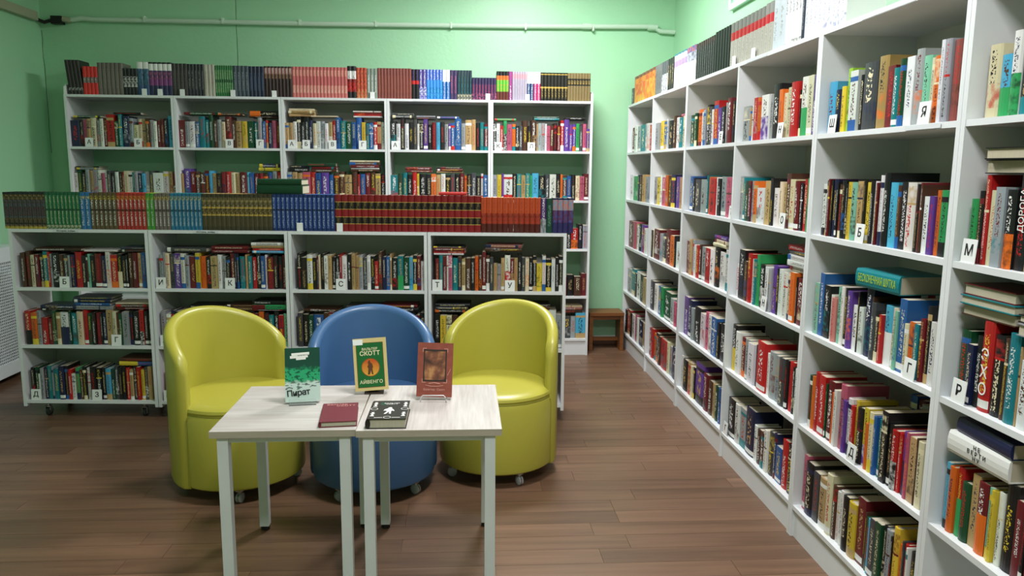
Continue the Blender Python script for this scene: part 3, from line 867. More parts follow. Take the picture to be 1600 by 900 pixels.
topL = dict(o=low_pt(0, 0, LZ[0]), ex=Vector((math.cos(LA), math.sin(LA), 0)), ey=Vector((-math.sin(LA), math.cos(LA), 0)), rz=LA)
def wt(c, c2=None):
    return [(0, .1, c, 'w', 0), (.1, .5, c, 'w', 1), (.5, .56, c2 or c, 'k', 0), (.56, .82, c, 'w', 1), (.82, .92, c, 'y', 2), (.92, 1, c, 'w', 0)]
sets(topL, -.03, 3.27, [
    (9, 66, 'k', [(0, .06, '#b09a3a', 'k', 0), (.06, .3, 'k', '#9a7a4a', 2), (.3, .8, '#4a241e', '#3f6070', 2), (.8, .93, 'k', '#c09a4a', 2), (.93, 1, 'k', 'k', 0)], 1.02, 'dark mottled volume with yellow foot'),
    (9, 55, 'G', [(0, .12, '#0f5c38', 'e', 2), (.12, .5, '#0e6a40', 'e', 1), (.5, .56, '#0a4a2c', 'e', 0), (.56, .92, '#0e6a40', 'e', 1), (.92, 1, '#0f5c38', 'e', 0)], 1.02, 'deep green volume'),
    (2, 16, 'b', wt('#2a6a9c'), 1.02, 'mid-blue volume with white title'),
    (6, 42, 'u', wt('#5a4a2e', '#3a2a1e'), 1.02, 'olive-brown volume with white title'),
    (7, 46, 'r', wt('#a02a22', '#5a1814'), 1.02, 'red volume with white title'),
    (2, 13, 'l', wt('#3f8a34'), 1.02, 'grass-green volume with white title'),
    (4, 25, 'f', wt('#6a5f58', '#4a403a'), 1.02, 'grey-brown volume with white title'),
    (8, 50, 't', wt('#20688a', '#164a60'), 1.02, 'teal-blue volume with white title'),
    (15, 111, 'j', [(0, .1, '#35301f', GOLD, 0), (.1, .4, '#4c442c', '#2a2618', 1), (.4, .44, GOLD, 'k', 0), (.44, .6, '#3a3422', GOLD, 2), (.6, .64, GOLD, 'k', 0), (.64, .9, '#4c442c', '#9c8a58', 2), (.9, 1, '#35301f', GOLD, 0)], 1.02, 'dark olive and gold volume'),
    (14, 99, 'b', [(0, .08, '#14285c', 's', 0), (.08, .55, '#1a3470', '#9fb0d0', 1), (.55, .6, '#101e48', 's', 0), (.6, .92, '#1c3878', '#9fb0d0', 1), (.92, 1, '#14285c', 's', 0)], 1.02, 'royal blue volume'),
    (22, 231, 'm', [(0, .2, '#7a1219', GOLD, 0), (.2, .215, GOLD, 'k', 0), (.215, .39, '#1a1214', '#7d6834', 1), (.39, .405, GOLD, 'k', 0), (.405, .6, '#84141b', GOLD, 0), (.6, .615, GOLD, 'k', 0), (.615, .8, '#1a1214', '#7d6834', 1), (.8, .815, GOLD, 'k', 0), (.815, 1, '#7a1219', GOLD, 0)], 1.02, 'dark red volume with black and gold bands'),
    (11, 94, 'o', [(0, .25, '#4c1a14', 'o', 0), (.25, .55, '#9c3420', '#5a1c14', 2), (.55, 1, '#b84a24', '#7a2418', 1)], .98, 'flame orange volume'),
    (1, 9, 'v', [(0, .4, 's', 'k', 2), (.4, 1, '#4a2a66', 'w', 1)], .97, 'purple and silver volume'),
    (1, 10, 'G', band('#143e30', '#6f9a86'), .97, 'bottle green volume'),
    (4, 33, 'n', [(0, .3, '#2a2456', 'p', 0), (.3, .65, '#5a2448', 'b', 2), (.65, .95, '#7a8aa0', 'o', 2), (.95, 1, 'n', 'w', 0)], .98, 'multicoloured fantasy volume'),
], .02, None, 'atop the low wheeled case', .206)

topR = dict(o=Vector((RX, RY[0], ZR[0])), ex=Vector((0, -1, 0)), ey=Vector((1, 0, 0)), rz=R(-90))
sets(topR, 0, 0, [
    (1, 5, 'a', band('#4b4c48', 's'), .62, 'dark grey leaning volume'),
    (6, 40, 'o', [(0, .3, '#e0762a', 'y', 2), (.3, .7, '#d8542a', 'y', 2), (.7, .9, '#e58a2a', 'r', 2), (.9, 1, '#7a3a2a', 'k', 0)], 1.0, 'fiery orange volume'),
    (3, 12, 's', band('#6f6f70', 'n'), 1.0, 'cool grey volume'),
    (3, 12, 'i', [(0, .6, '#b9bdc4', 'n', 1), (.6, 1, '#54565c', 'w', 0)], 1.0, 'two-tone grey volume'),
    (3, 12, 'k', band('#2a2a2a', 'd'), 1.0, 'black-grey volume'),
    (4, 24, 'w', [(0, .62, 'w', 's', 0), (.62, .8, '#a78cc8', 'w', 0), (.8, .95, 'w', 's', 0), (.95, 1, '#3a7a8a', 'w', 0)], 1.03, 'white volume with lilac band'),
    (4, 18, 'w', [(0, .6, 'w', 's', 1), (.6, .85, '#b0b4c4', 'k', 2), (.85, 1, '#3c5a9c', 'o', 2)], 1.02, 'white volume with mottled blue head'),
    (9, 36, 'k', [(0, .85, '#2b2d2e', '#6a6c6c', 1), (.85, 1, '#4a3a38', 'k', 2)], 1.0, 'thin charcoal volume'),
    (6, 30, 'k', [(0, 1, '#1a1f1e', 'k', 0)], 1.04, 'plain black volume'),
    (9, 66, 's', [(0, .6, '#b4b2a8', '#94928a', 1), (.6, .78, '#b81c28', 'r', 0), (.78, 1, '#7c7c78', 's', 0)], 1.04, 'light grey volume with red band'),
    (2, 16, 's', [(0, .6, '#b4b2a8', '#94928a', 1), (.6, .78, '#c02430', 'r', 0), (.78, 1, '#8c8c88', 's', 0)], 1.06, 'broad grey volume with red band'),
    (2, 24, 'w', band('#c2ccd4', 's'), 1.08, 'pale blue-white volume'),
    (5, 32, 'w', [(0, .1, 'w', 'k', 2), (.1, .6, '#dcdfe4', 's', 0), (.6, .95, '#d8dade', 'k', 1), (.95, 1, 'w', 's', 0)], 1.05, 'white volume with black lettering'),
    (1, 6, 'n', band('#2a3040', 's'), 1.0, 'thin navy volume'),
    (4, 34, 'w', band('#dde0e6', '#9aa0b0'), 1.06, 'pale white volume with grey lettering'),
    (5, 46, 'w', [(0, .2, '#e4e6ec', '#7a80a0', 2), (.2, .8, '#dfe2ea', '#8a90b0', 1), (.8, 1, '#e4e6ec', 's', 0)], 1.06, 'thick white volume with lilac dots'),
], .022, (RY[0] - .012, 2.82), 'atop the right-wall case', .212)

# dark green books lying on the low case's sets
rg = random.Random(3)
for i, (t, col_) in enumerate(((.05, 'G'), (.034, 'G'))):
    b = place(topL, 1.57, .03, .213 + (.0506 if i else 0), t, .265 - .01 * i, .17, rg, col_, None, 'dark green book lying on the royal blue and olive volumes, ' + ('upper' if i else 'lower') + ' of two', lying=True, hard=True,
              base=lin('#0f3d26'), segs=[(0, 1, lin('#0f3d26'), lin('#0f3d26'), 0)], yaw=0)
    b['force'] = True
b = place(topL, 2.57, .03, .213, .016, .16, .12, rg, 'r', None, 'thin red book lying on the dark red banded volumes', lying=True, base=lin(PAL['r']), segs=[(0, 1, lin(PAL['r']), lin(PAL['w']), 0)])
b['force'] = True

# ------------------------------------------------------------------ furniture
def tub_chair(name, label, loc, facing, mat, seam):
    """facing: angle from -y towards +x. Local: the opening looks along -y."""
    c = empty(name, (loc[0], loc[1], 0), facing)
    tag(c, label, 'armchair', 'tub armchairs around the tables')
    RO, RI = .302, .245
    ZB, ZT, ZA = .066, .828, .62          # shell foot, back top, arm front top
    n = 44
    # seat body: drum inside the shell, round cushion on top
    mb = MB()
    prof = [(.05, .068), (.276, .068), (.286, .076), (.289, .092), (.288, .38), (.277, .413)]
    mb.lathe(prof, 48)
    sb = mb.build('seat_base', mat, c, True)
    mb = MB().lathe([(.02, .405), (.262, .405), (.276, .413), (.280, .424), (.276, .436), (.262, .446), (.22, .452), (.12, .456), (.02, .457)], 48)
    mb.build('seat_cushion', mat, c, True)
    MB().lathe([(.276, .409), (.2803, .4105), (.2803, .4125), (.276, .414)], 48, None, False).build('seat_seam', seam, c, True)
    # shell: wraps 180 degrees round the back, top sweeps down to the arms, rolled edge
    bm = bmesh.new()
    half = R(92)
    rows_ = []
    for i in range(n + 1):
        a = -half + 2 * half * i / n
        ang = R(90) + a                                  # 90 = straight back (+y)
        e = abs(a) / half
        top = ZA + (ZT - ZA) * math.cos(e * math.pi / 2) ** .62
        endf = min(1, (1 - e) * half * RO / .03)          # rounded arm fronts
        th = 1.0
        rm = (RO + RI) / 2; hw = (RO - RI) / 2
        if endf < 1: hw = hw * (.35 + .65 * math.sqrt(1 - (1 - endf) ** 2)); top -= .02 * (1 - endf) ** 2
        prof = [(rm + hw * .8, ZB), (rm + hw, ZB + .02), (rm + hw, top - .03)]
        for q in range(1, 8):
            th_ = math.pi * q / 8
            prof.append((rm + hw * math.cos(th_), top - .03 + .03 * math.sin(th_)))
        prof += [(rm - hw, top - .03), (rm - hw, ZB + .02), (rm - hw * .8, ZB)]
        rows_.append([bm.verts.new((r_ * math.cos(ang), r_ * math.sin(ang), z_)) for r_, z_ in prof])
    for A, B in zip(rows_, rows_[1:]):
        for j in range(len(A)):
            j2 = (j + 1) % len(A)
            bm.faces.new((A[j], A[j2], B[j2], B[j]))
    bm.faces.new(rows_[0]); bm.faces.new(rows_[-1][::-1])
    bmesh.ops.recalc_face_normals(bm, faces=bm.faces)
    me = bpy.data.meshes.new('backrest'); bm.to_mesh(me); bm.free()
    me.shade_smooth(); me.set_sharp_from_angle(angle=R(50))
    link('backrest', me, c, mat)
    # piping where the shell meets the seat drum on both sides
    for s_ in (-1, 1):
        a = R(90) + s_ * (half + R(1.2))
        MB().tube([(.290 * math.cos(a), .290 * math.sin(a), .075), (.285 * math.cos(a), .285 * math.sin(a), .40)], .003, 6).build('side_seam', seam, c, True)
    # four small casters
    for q in (45, 135, 225, 315):
        cx, cy = .245 * math.cos(R(q + 3)), .245 * math.sin(R(q + 3))
        ca = MB().lathe([(.022, .056), (.022, .064), (.009, .064), (.009, .03)][::-1], 12, Matrix.Translation((cx, cy, .002))).build('caster', M['chrome'], c, True)
        m = Matrix.Translation((cx, cy, .0235)) @ Matrix.Rotation(R(q * 1.3), 4, 'Z') @ Matrix.Rotation(R(90), 4, 'Y')
        MB().lathe([(.016, -.014), (.023, -.010), (.023, -.003), (.014, -.002), (.014, .002), (.023, .003), (.023, .010), (.016, .014)], 18, m).build('wheel', M['clear_grey'], ca, True)
        MB().box(-.006, .006, -.02, .012, .012, .036, Matrix.Translation((cx, cy, 0)) @ Matrix.Rotation(R(q * 1.3), 4, 'Z')).bevel(.003).build('housing', M['chrome'], ca)
    return c
tub_chair('tub_armchair', 'lime green tub armchair turned sideways beside the left table', (-1.07, 3.62), R(55), M['lime'], M['lime_seam']).scale = (1.035, 1.035, 1)
tub_chair('tub_armchair', 'blue vinyl tub armchair between the two lime green ones', (-.43, 3.575), R(8), M['blue'], M['blue_seam'])
tub_chair('tub_armchair', 'lime green tub armchair behind the right table', (.165, 3.74), R(-24), M['lime'], M['lime_seam'])

def side_table(name, label, x0, x1, y0, y1, rz, grain):
    cx, cy = (x0 + x1) / 2, (y0 + y1) / 2
    wx, wy = (x1 - x0) / 2, (y1 - y0) / 2
    t_ = empty(name, (cx, cy, 0), rz)
    tag(t_, label, 'table', 'small tables pushed together')
    H = .61
    tp = MB().box(-wx + .001, wx - .001, -wy + .001, wy - .001, H - .024, H).bevel(.0008, 1).build('tabletop', grain, t_)
    for a in ((-wx, wx, -wy, -wy + .001), (-wx, wx, wy - .001, wy), (-wx, -wx + .001, -wy + .001, wy - .001), (wx - .001, wx, -wy + .001, wy - .001)):
        MB().box(a[0], a[1], a[2], a[3], H - .0238, H - .0004).build('edge_band', M['table_edge'], tp)
    lw = .037
    for sx in (-1, 1):
        for sy in (-1, 1):
            lx, ly = sx * (wx - .022 - lw / 2), sy * (wy - .012 - lw / 2)
            lg = MB().box(lx - lw / 2, lx + lw / 2, ly - lw / 2, ly + lw / 2, .02, H - .024).bevel(.002, 1).build('leg', M['white_metal'], t_)
            MB().lathe([(.016, 0), (.0185, .003), (.0185, .02)], 14, Matrix.Translation((lx, ly, 0))).build('foot', M['black'], lg)
    for sy in (-1, 1):
        ly = sy * (wy - .012 - lw / 2)
        MB().box(-wx + .022 + lw, wx - .022 - lw, ly - .01, ly + .01, H - .046, H - .024).build('apron_rail', M['white_metal'], t_)
    for sx in (-1, 1):
        lx = sx * (wx - .022 - lw / 2)
        MB().box(lx - .01, lx + .01, -wy + .012 + lw, wy - .012 - lw, H - .046, H - .024).build('apron_rail', M['white_metal'], t_)
    return t_
TH = .61
side_table('side_table', 'pale wood-grain table with white legs, the left of the joined pair', -.871, -.3755, 2.577, 3.135, R(.5), M['table_wood_x'])
side_table('side_table', 'pale wood-grain table with white legs, the right of the joined pair', -.372, .131, 2.567, 3.128, 0, M['table_wood'])

# wooden stool in the far corner
st = empty('wooden_stool', (1.19, 6.36, 0))
tag(st, 'small brown wooden stool in the far corner beside the bookcase', 'stool')
MB().box(-.145, .145, -.11, .11, .30, .325).bevel(.004).build('seat', M['stool_wood'], st)
for sx in (-1, 1):
    MB().box(sx * .13 - .015, sx * .13 + .015, -.1, .1, 0, .30).bevel(.003).build('leg_panel', M['stool_wood'], st)
MB().box(-.115, .115, -.09, -.07, .265, .3).build('apron', M['stool_wood'], st)
MB().box(-.115, .115, .07, .09, .265, .3).build('apron', M['stool_wood'], st)
MB().box(-.115, .115, -.01, .01, .07, .1).build('stretcher', M['stool_wood'], st)

# small bronze goblet standing at the back of a right-wall shelf
gb = empty('bronze_goblet', (RX + .30, 3.915, ZR[2]))
tag(gb, 'small dark bronze goblet at the back of a right-wall shelf', 'goblet')
MB().lathe([(.035, .0), (.035, .008), (.012, .02), (.01, .2), (.014, .21)], 16).build('stem', M['bronze'], gb, True)
MB().lathe([(.014, .21), (.03, .225), (.036, .26), (.036, .29), (.032, .29), (.030, .262), (.01, .23)], 16).build('bowl', M['bronze'], gb, True)

# ------------------------------------------------------------------ books: building
def book_arrays(b):
    """cover and page block of one book in its own coordinates"""
    t, d, h = b['t'], b['d'], b['h']
    hard = b['hard']
    c = min(.0026 if hard else .0007, t * .18)
    ov = .0035 if hard else 0.0
    bul = min(.006, t * .18) if hard else .0012
    cols = [(-.5, bul), (-.36, bul * .35), (-.12, 0.0), (.12, 0.0), (.36, bul * .35), (.5, bul)]
    outer = [(-t / 2, d)] + [(x_ * t, y_) for x_, y_ in cols] + [(t / 2, d)]
    inner = [(-t / 2 + c, d), (-t / 2 + c, bul + .003), (t / 2 - c, bul + .003), (t / 2 - c, d)]
    V, Fc, base, ink, par, uv = [], [], [], [], [], []
    def quad(ps, cb, ci, fl_, us=None):
        i0 = len(V); V.extend(ps); Fc.append(tuple(range(i0, i0 + len(ps))))
        base.append(cb); ink.append(ci); par.append((fl_, b['seed'], 0)); uv.append(us or [(0, 0)] * len(ps))
    B = b['base']
    quad([(-t / 2, d, 0), (-t / 2, bul, 0), (-t / 2, bul, h), (-t / 2, d, h)], B, B, 0)
    for (v0, v1, cb, ci, fl_) in b['segs']:
        z0, z1 = v0 * h, v1 * h
        for (xa, ya), (xb, yb) in zip(cols, cols[1:]):
            quad([(xa * t, ya, z0), (xb * t, yb, z0), (xb * t, yb, z1), (xa * t, ya, z1)], cb, ci, fl_,
                 [(xa + .5, z0 / t), (xb + .5, z0 / t), (xb + .5, z1 / t), (xa + .5, z1 / t)])
    quad([(t / 2, bul, 0), (t / 2, d, 0), (t / 2, d, h), (t / 2, bul, h)], B, B, 0)
    # inner faces, fore-edge strips, caps
    quad([(-t / 2 + c, bul, 0), (-t / 2 + c, d, 0), (-t / 2 + c, d, h), (-t / 2 + c, bul, h)], B, B, 0)
    quad([(t / 2 - c, d, 0), (t / 2 - c, bul, 0), (t / 2 - c, bul, h), (t / 2 - c, d, h)], B, B, 0)
    quad([(-t / 2, d, h), (-t / 2 + c, d, h), (-t / 2 + c, d, 0), (-t / 2, d, 0)], B, B, 0)
    quad([(t / 2 - c, d, h), (t / 2, d, h), (t / 2, d, 0), (t / 2 - c, d, 0)], B, B, 0)
    for z_, flip in ((0, True), (h, False)):
        for poly in ([(-t / 2, bul), (-t / 2 + c, bul), (-t / 2 + c, d), (-t / 2, d)], [(t / 2 - c, bul), (t / 2, bul), (t / 2, d), (t / 2 - c, d)],
                     [(x_ * t, y_) for x_, y_ in cols] + [(t / 2 - c, bul + .003), (-t / 2 + c, bul + .003)]):
            ps = [(x_, y_, z_) for x_, y_ in poly]
            quad(ps[::-1] if flip else ps, B, B, 0)
    x0, x1, y0, y1, z0, z1 = -t / 2 + c, t / 2 - c, bul + .0028, d - ov - .0004, ov, h - ov
    e = .0002
    PV = [(x, y_, z) for z in (z0 + e, z1 - e) for y_ in (y0, y1) for x in (x0 + e, x1 - e)]
    PF = [(0, 2, 3, 1), (4, 5, 7, 6), (0, 1, 5, 4), (2, 6, 7, 3), (0, 4, 6, 2), (1, 3, 7, 5)]
    return V, Fc, base, ink, par, uv, PV, PF

def cover_mesh(name, V, Fc, base, ink, par, uv, npage=0):
    me = bpy.data.meshes.new(name)
    me.from_pydata(V, [], Fc)
    for nm, typ, arr, key in (('base', 'FLOAT_COLOR', base, 'color'), ('ink', 'FLOAT_COLOR', ink, 'color'), ('par', 'FLOAT_VECTOR', par, 'vector')):
        at = me.attributes.new(nm, typ, 'FACE')
        at.data.foreach_set(key, [x for a in arr for x in a])
    l_ = me.uv_layers.new(name='UVMap')
    l_.data.foreach_set('uv', [x for f in uv for p_ in f for x in p_])
    return me

bpy.context.view_layer.update()
dg = bpy.context.evaluated_depsgraph_get()
EYE = Vector((0, 0, CAM_H))
def shown_area(b):
    """picture area of the spine in pixels, times how much of it the furniture leaves open"""
    pts = [b['m'] @ Vector(p_) for p_ in ((-b['t'] / 2, 0, 0), (b['t'] / 2, 0, 0), (b['t'] / 2, 0, b['h']), (-b['t'] / 2, 0, b['h']))]
    uv = []
    for p_ in pts:
        q = world_to_camera_view(sc, cam, p_)
        if q.z <= .1: return 0
        uv.append((q.x * 1600, (1 - q.y) * 900))
    A = abs(sum(uv[i][0] * uv[(i + 1) % 4][1] - uv[(i + 1) % 4][0] * uv[i][1] for i in range(4))) / 2
    seen = 0
    n = 0
    for fz in (.12, .4, .7, .95):
        for fx in (-.3, .3):
            n += 1
            p_ = b['m'] @ Vector((fx * b['t'], -.003, fz * b['h']))
            q = world_to_camera_view(sc, cam, p_)
            if not (0 < q.x < 1 and 0 < q.y < 1): continue
            d_ = p_ - EYE
            hit, *_r = sc.ray_cast(dg, EYE, d_.normalized(), distance=d_.length - .004)
            seen += not hit
    return A * seen / n

for b in books:
    b['area'] = shown_area(b)
singles = [b for b in books if b['kind'] == 'book']
singles.sort(key=lambda b: -(1e9 if b.get('force') else b['area']))
keep = set(id(b) for b in singles[:300])
volumes = sorted((b for b in books if b['kind'] == 'series_volume'), key=lambda b: -b['area'])
keep |= set(id(b) for b in volumes[:300])
# labels of lying books may repeat on one shelf: tell them apart by order
seen_l = {}
for b in books:
    if id(b) in keep: seen_l.setdefault(b['label'], []).append(b)
for lab, bs in seen_l.items():
    if len(bs) > 1:
        for i, b in enumerate(bs):
            b['label'] = lab.replace(' book lying flat', ' book lying flat, %s such' % ORD[i], 1)

GL = [[], [], [], [], [], []]
GPV, GPF = [], []
set_mesh = {}
nV = 0
for b in books:
    if id(b) not in keep:
        V, Fc, ba, ik, pa, uv, PV, PF = book_arrays(b)
        o = len(GL[0])
        GL[0].extend([tuple(b['m'] @ Vector(v_)) for v_ in V]); GL[1].extend([tuple(i + o for i in f) for f in Fc])
        GL[2].extend(ba); GL[3].extend(ik); GL[4].extend(pa); GL[5].extend(uv)
        o = len(GPV)
        GPV.extend([tuple(b['m'] @ Vector(v_)) for v_ in PV]); GPF.extend([tuple(i + o for i in f) for f in PF])
        continue
    if b['kind'] == 'series_volume':
        if b['area'] <= 0: pass
        key = (b['group'], round(b['t'], 4))
        if key not in set_mesh:
            V, Fc, ba, ik, pa, uv, PV, PF = book_arrays(b)
            me = cover_mesh('series_volume', V, Fc, ba, ik, pa, uv); me.materials.append(M['cover'])
            pg = bpy.data.meshes.new('page_block'); pg.from_pydata(PV, [], PF); pg.materials.append(M['pages'])
            set_mesh[key] = (me, pg)
        me, pg = set_mesh[key]
    else:
        V, Fc, ba, ik, pa, uv, PV, PF = book_arrays(b)
        me = cover_mesh('book', V, Fc, ba, ik, pa, uv); me.materials.append(M['cover'])
        pg = bpy.data.meshes.new('page_block'); pg.from_pydata(PV, [], PF); pg.materials.append(M['pages'])
    ob = link(b['kind'], me)
    ob.matrix_world = b['m']
    tag(ob, b['label'], 'book', b['group'] or 'books on the shelves')
    link('page_block', pg, ob)
    if b['extra'] and b['extra'][0]:
        txt, tm, size, sq = b['extra']
        # the spine lies on its side: text runs along local z, letters' up is -x
        rot = Matrix(((0, -1, 0, 0), (0, 0, -1, -.0006), (1, 0, 0, b['h'] / 2), (0, 0, 0, 1)))
        link('spine_title', text_mesh(txt, size, line=.9), ob, M[tm], rot @ Matrix.Scale(sq, 4, (1, 0, 0)))
me = cover_mesh('shelved_books', *GL)
me.materials.append(M['cover'])
rest = link('shelved_books', me)
tag(rest, 'mass of smaller mixed books filling the remaining shelf rows', 'books', None, 'stuff')
pg = bpy.data.meshes.new('page_edges'); pg.from_pydata(GPV, [], GPF); pg.materials.append(M['pages'])
tag(link('page_edges', pg, rest), kind='stuff')

# ------------------------------------------------------------------ index cards with letters
def card(fr, x, letter, where, yo=.006, w_=.058, h_=.066):
    p_ = fr['o'] + fr['ex'] * x + fr['ey'] * yo
    c = link('index_card', MB().box(-w_ / 2, w_ / 2, 0, .002, .0006, h_).mesh('index_card'), None, M['card'])
    c.matrix_world = Matrix.Translation(p_) @ Matrix.Rotation(fr['rz'], 4, 'Z') @ Matrix.Rotation(R(-4), 4, 'X')
    tag(c, 'white card with letter %s, %s' % (letter, where), 'index card', 'letter cards on the shelves')
    link('letter', text_mesh(letter, .042, .0003, bold=.0006), c, M['ink'], Matrix.Translation((0, -.0004, h_ * .52)) @ STAND)
CARDS = [(FB[k, 0], x, l_, 'first shelf, %s back-wall case' % ORD[k]) for k, x, l_ in ((0, .14, 'А'), (0, .5, 'Б'), (1, .38, 'В'), (1, .61, 'Г'), (2, .05, 'А'), (2, .16, 'Б'), (2, .36, 'В'), (2, .59, 'Г'), (3, .04, 'А'), (4, .04, 'К'), (4, .3, 'Л'))]
CARDS += [(FL[k, r_], x, l_, '%s shelf, %s low wheeled case' % (ORD[r_], ORD[k])) for k, r_, x, l_ in ((0, 0, .28, 'Б'), (0, 1, .56, 'Г'), (0, 2, .055, 'Д'), (0, 2, .42, 'З'), (1, 0, .035, 'И'), (1, 0, .44, 'К'), (1, 1, .04, 'Л'), (1, 2, .04, 'П'), (2, 0, .28, 'С'), (3, 0, .035, 'Т'), (3, 0, .46, 'У'))]
CARDS += [(FR[k, r_], x, l_, '%s shelf, %s right-wall bay' % (ORD[r_], ORD[k])) for k, r_, x, l_ in ((4, 0, .1, 'Ш'), (4, 0, .68, 'Я'), (4, 1, .36, 'Б'), (4, 2, .72, 'Г'), (4, 3, .42, 'Д'), (3, 1, .60, 'О'), (3, 0, .52, 'Н'), (3, 2, .45, 'Н'), (3, 4, .04, 'Г'), (2, 1, .84, 'Т'), (2, 0, .62, 'Е'), (5, 1, .055, 'М'), (5, 2, .07, 'Р'))]
per = {}
for c_ in CARDS: per.setdefault(c_[3], []).append(c_)
for wh, cs in per.items():
    for i, (fr, x, l_, _w) in enumerate(cs):
        card(fr, x, l_, (('%s from left, ' % ORD[i]) if len(cs) > 1 else '') + wh)
# small blank tags standing before the sets on the case tops
def tag_card(fr, x, lab, yo=.008):
    c = link('divider_tag', MB().box(-.017, .017, 0, .008, .0006, .048).bevel(.001, 1).mesh('divider_tag'), None, M['card'])
    c.matrix_world = Matrix.Translation(fr['o'] + fr['ex'] * x + fr['ey'] * yo) @ Matrix.Rotation(fr['rz'], 4, 'Z')
    tag(c, 'small blank white tag before the ' + lab, 'tag', 'blank tags before the sets')
for px, lab in ((222, 'navy and plum volumes, left one'), (246, 'navy and plum volumes, right one'), (280, 'charcoal brown volumes'), (358, 'slate volumes on the back-wall case'), (422, 'dark maroon volumes'), (576, 'grey-green volumes'), (760, 'short plum volumes'), (824, 'silver-lilac volumes')):
    tag_card(topB, (px - 100) / 831.3 * 4.0, lab)
for px, lab in ((467, 'royal blue volumes'), (530, 'leftmost dark red banded volumes')):
    tag_card(topL, (px - 7) / 882.7 * 3.236, lab)
for yy, lab in ((4.99, 'black-grey volumes on the right-wall case'), (3.965, 'thin charcoal volumes'), (3.70, 'plain black volumes on the right-wall case')):
    tag_card(topR, RY[0] - yy, lab)
# white bookends on the case tops
for i, (p_, rz, lab) in enumerate((((BX + .004, BY + .03, ZR[0]), R(90), 'left end of the back-wall case'), ((BX + 3.992, BY + .03, ZR[0]), R(90), 'right end of the back-wall case'))):
    be = empty('bookend', p_, 0)
    tag(be, 'small white bookend on top, ' + lab, 'bookend')
    MB().box(-.003, .003, 0, .1, .0005, .075).build('upright', M['card'], be)
    MB().box(-.009, .009, -.012, 0, .0005, .06).build('front_flap', M['card'], be)

# lettering on the tall red book of the nearest bay
def spine_word(text, label_start, mat, size, z0, step):
    for b in books:
        if b['label'].startswith(label_start) and 'second shelf, sixth' not in label_start:
            for ob in COL.objects:
                if ob.get('label') == b['label']:
                    for i, ch in enumerate(text):
                        link('spine_letter', text_mesh(ch, size, .0004), ob, M[mat], Matrix.Translation((0, -.0012, b['h'] * (z0 - step * i))) @ STAND)
                    return
def spine_line(text, label_start, mat, size, z):
    for ob in list(COL.objects):
        if str(ob.get('label', '')).startswith(label_start):
            link('spine_title', text_mesh(text, size, .0004), ob, M[mat], Matrix(((0, -1, 0, 0), (0, 0, -1, -.0012), (1, 0, 0, z), (0, 0, 0, 1))))
            return
spine_line('ДОРОГА', 'tall black book, seventh from left, second shelf, sixth', 'white_ink', .026, .15)
spine_word('ЭХО', 'tall red book, fourth from left, third shelf, sixth', 'white_ink', .046, .62, .19)

# ------------------------------------------------------------------ books shown on the tables
def cover_art(kind):
    k = NT('cover_art_' + kind)
    co = k.coord('Object')
    sp = k.n('ShaderNodeSeparateXYZ'); k.l(co, sp.inputs[0])
    z = sp.outputs[2]; x = sp.outputs[0]
    nz = k.noise(k.mapping(co, (38, 1, 46)), 1, 5)
    if kind == 'storm':
        def rng_(a, b, v=z):
            m_ = k.n('ShaderNodeMapRange'); k.l(v, m_.inputs[0]); m_.inputs[1].default_value = a; m_.inputs[2].default_value = b
            return m_.outputs[0]
        zz = k.math('ADD', z, k.math('MULTIPLY', k.math('SUBTRACT', nz, .5), .05))
        c1 = k.mix(rng_(.118, .134, zz), lin('#2ba36e'), lin('#124536'))
        thr = k.math('GREATER_THAN', k.noise(k.mapping(co, (70, 1, 110), (3, 0, 2)), 1, 4), .55)
        c1 = k.mix(k.math('MULTIPLY', thr, k.math('LESS_THAN', zz, .13)), c1, lin('#0f5a40'))
        c2 = k.mix(rng_(.070, .082, zz), lin('#c7d8d2'), c1)
        g = k.math('GREATER_THAN', k.noise(k.mapping(co, (45, 1, 130), (9, 0, 5)), 1, 4), .56)
        g2 = k.math('MULTIPLY', g, k.math('MULTIPLY', k.math('LESS_THAN', k.math('ABSOLUTE', k.math('SUBTRACT', z, .063)), .016), 1.0))
        c2 = k.mix(g2, c2, lin('#5d6f69'))
        k.l(c2, k.b.inputs['Base Color'])
    elif kind == 'rust':
        c = k.mix(nz, lin('#7c3a30'), lin('#a3584a'))
        k.l(c, k.b.inputs['Base Color'])
    elif kind == 'rustpic':
        n2 = k.noise(k.mapping(co, (24, 1, 24)), 1, 4)
        rp = k.n('ShaderNodeValToRGB'); k.l(n2, rp.inputs[0])
        e = rp.color_ramp.elements
        e[0].position = .35; e[0].color = lin('#3a2a28'); e[1].position = .68; e[1].color = lin('#c08a5a')
        m_ = rp.color_ramp.elements.new(.52); m_.color = lin('#84503e')
        k.l(rp.outputs[0], k.b.inputs['Base Color'])
    elif kind == 'sunset':
        m_ = k.n('ShaderNodeMapRange'); k.l(z, m_.inputs[0]); m_.inputs[1].default_value = -.028; m_.inputs[2].default_value = .028
        zz = k.math('ADD', m_.outputs[0], k.math('MULTIPLY', k.math('SUBTRACT', nz, .5), .6))
        k.l(k.mix(zz, lin('#d9a23c'), lin('#c4541e')), k.b.inputs['Base Color'])
    k.b.inputs['Roughness'].default_value = .35
    return k.m

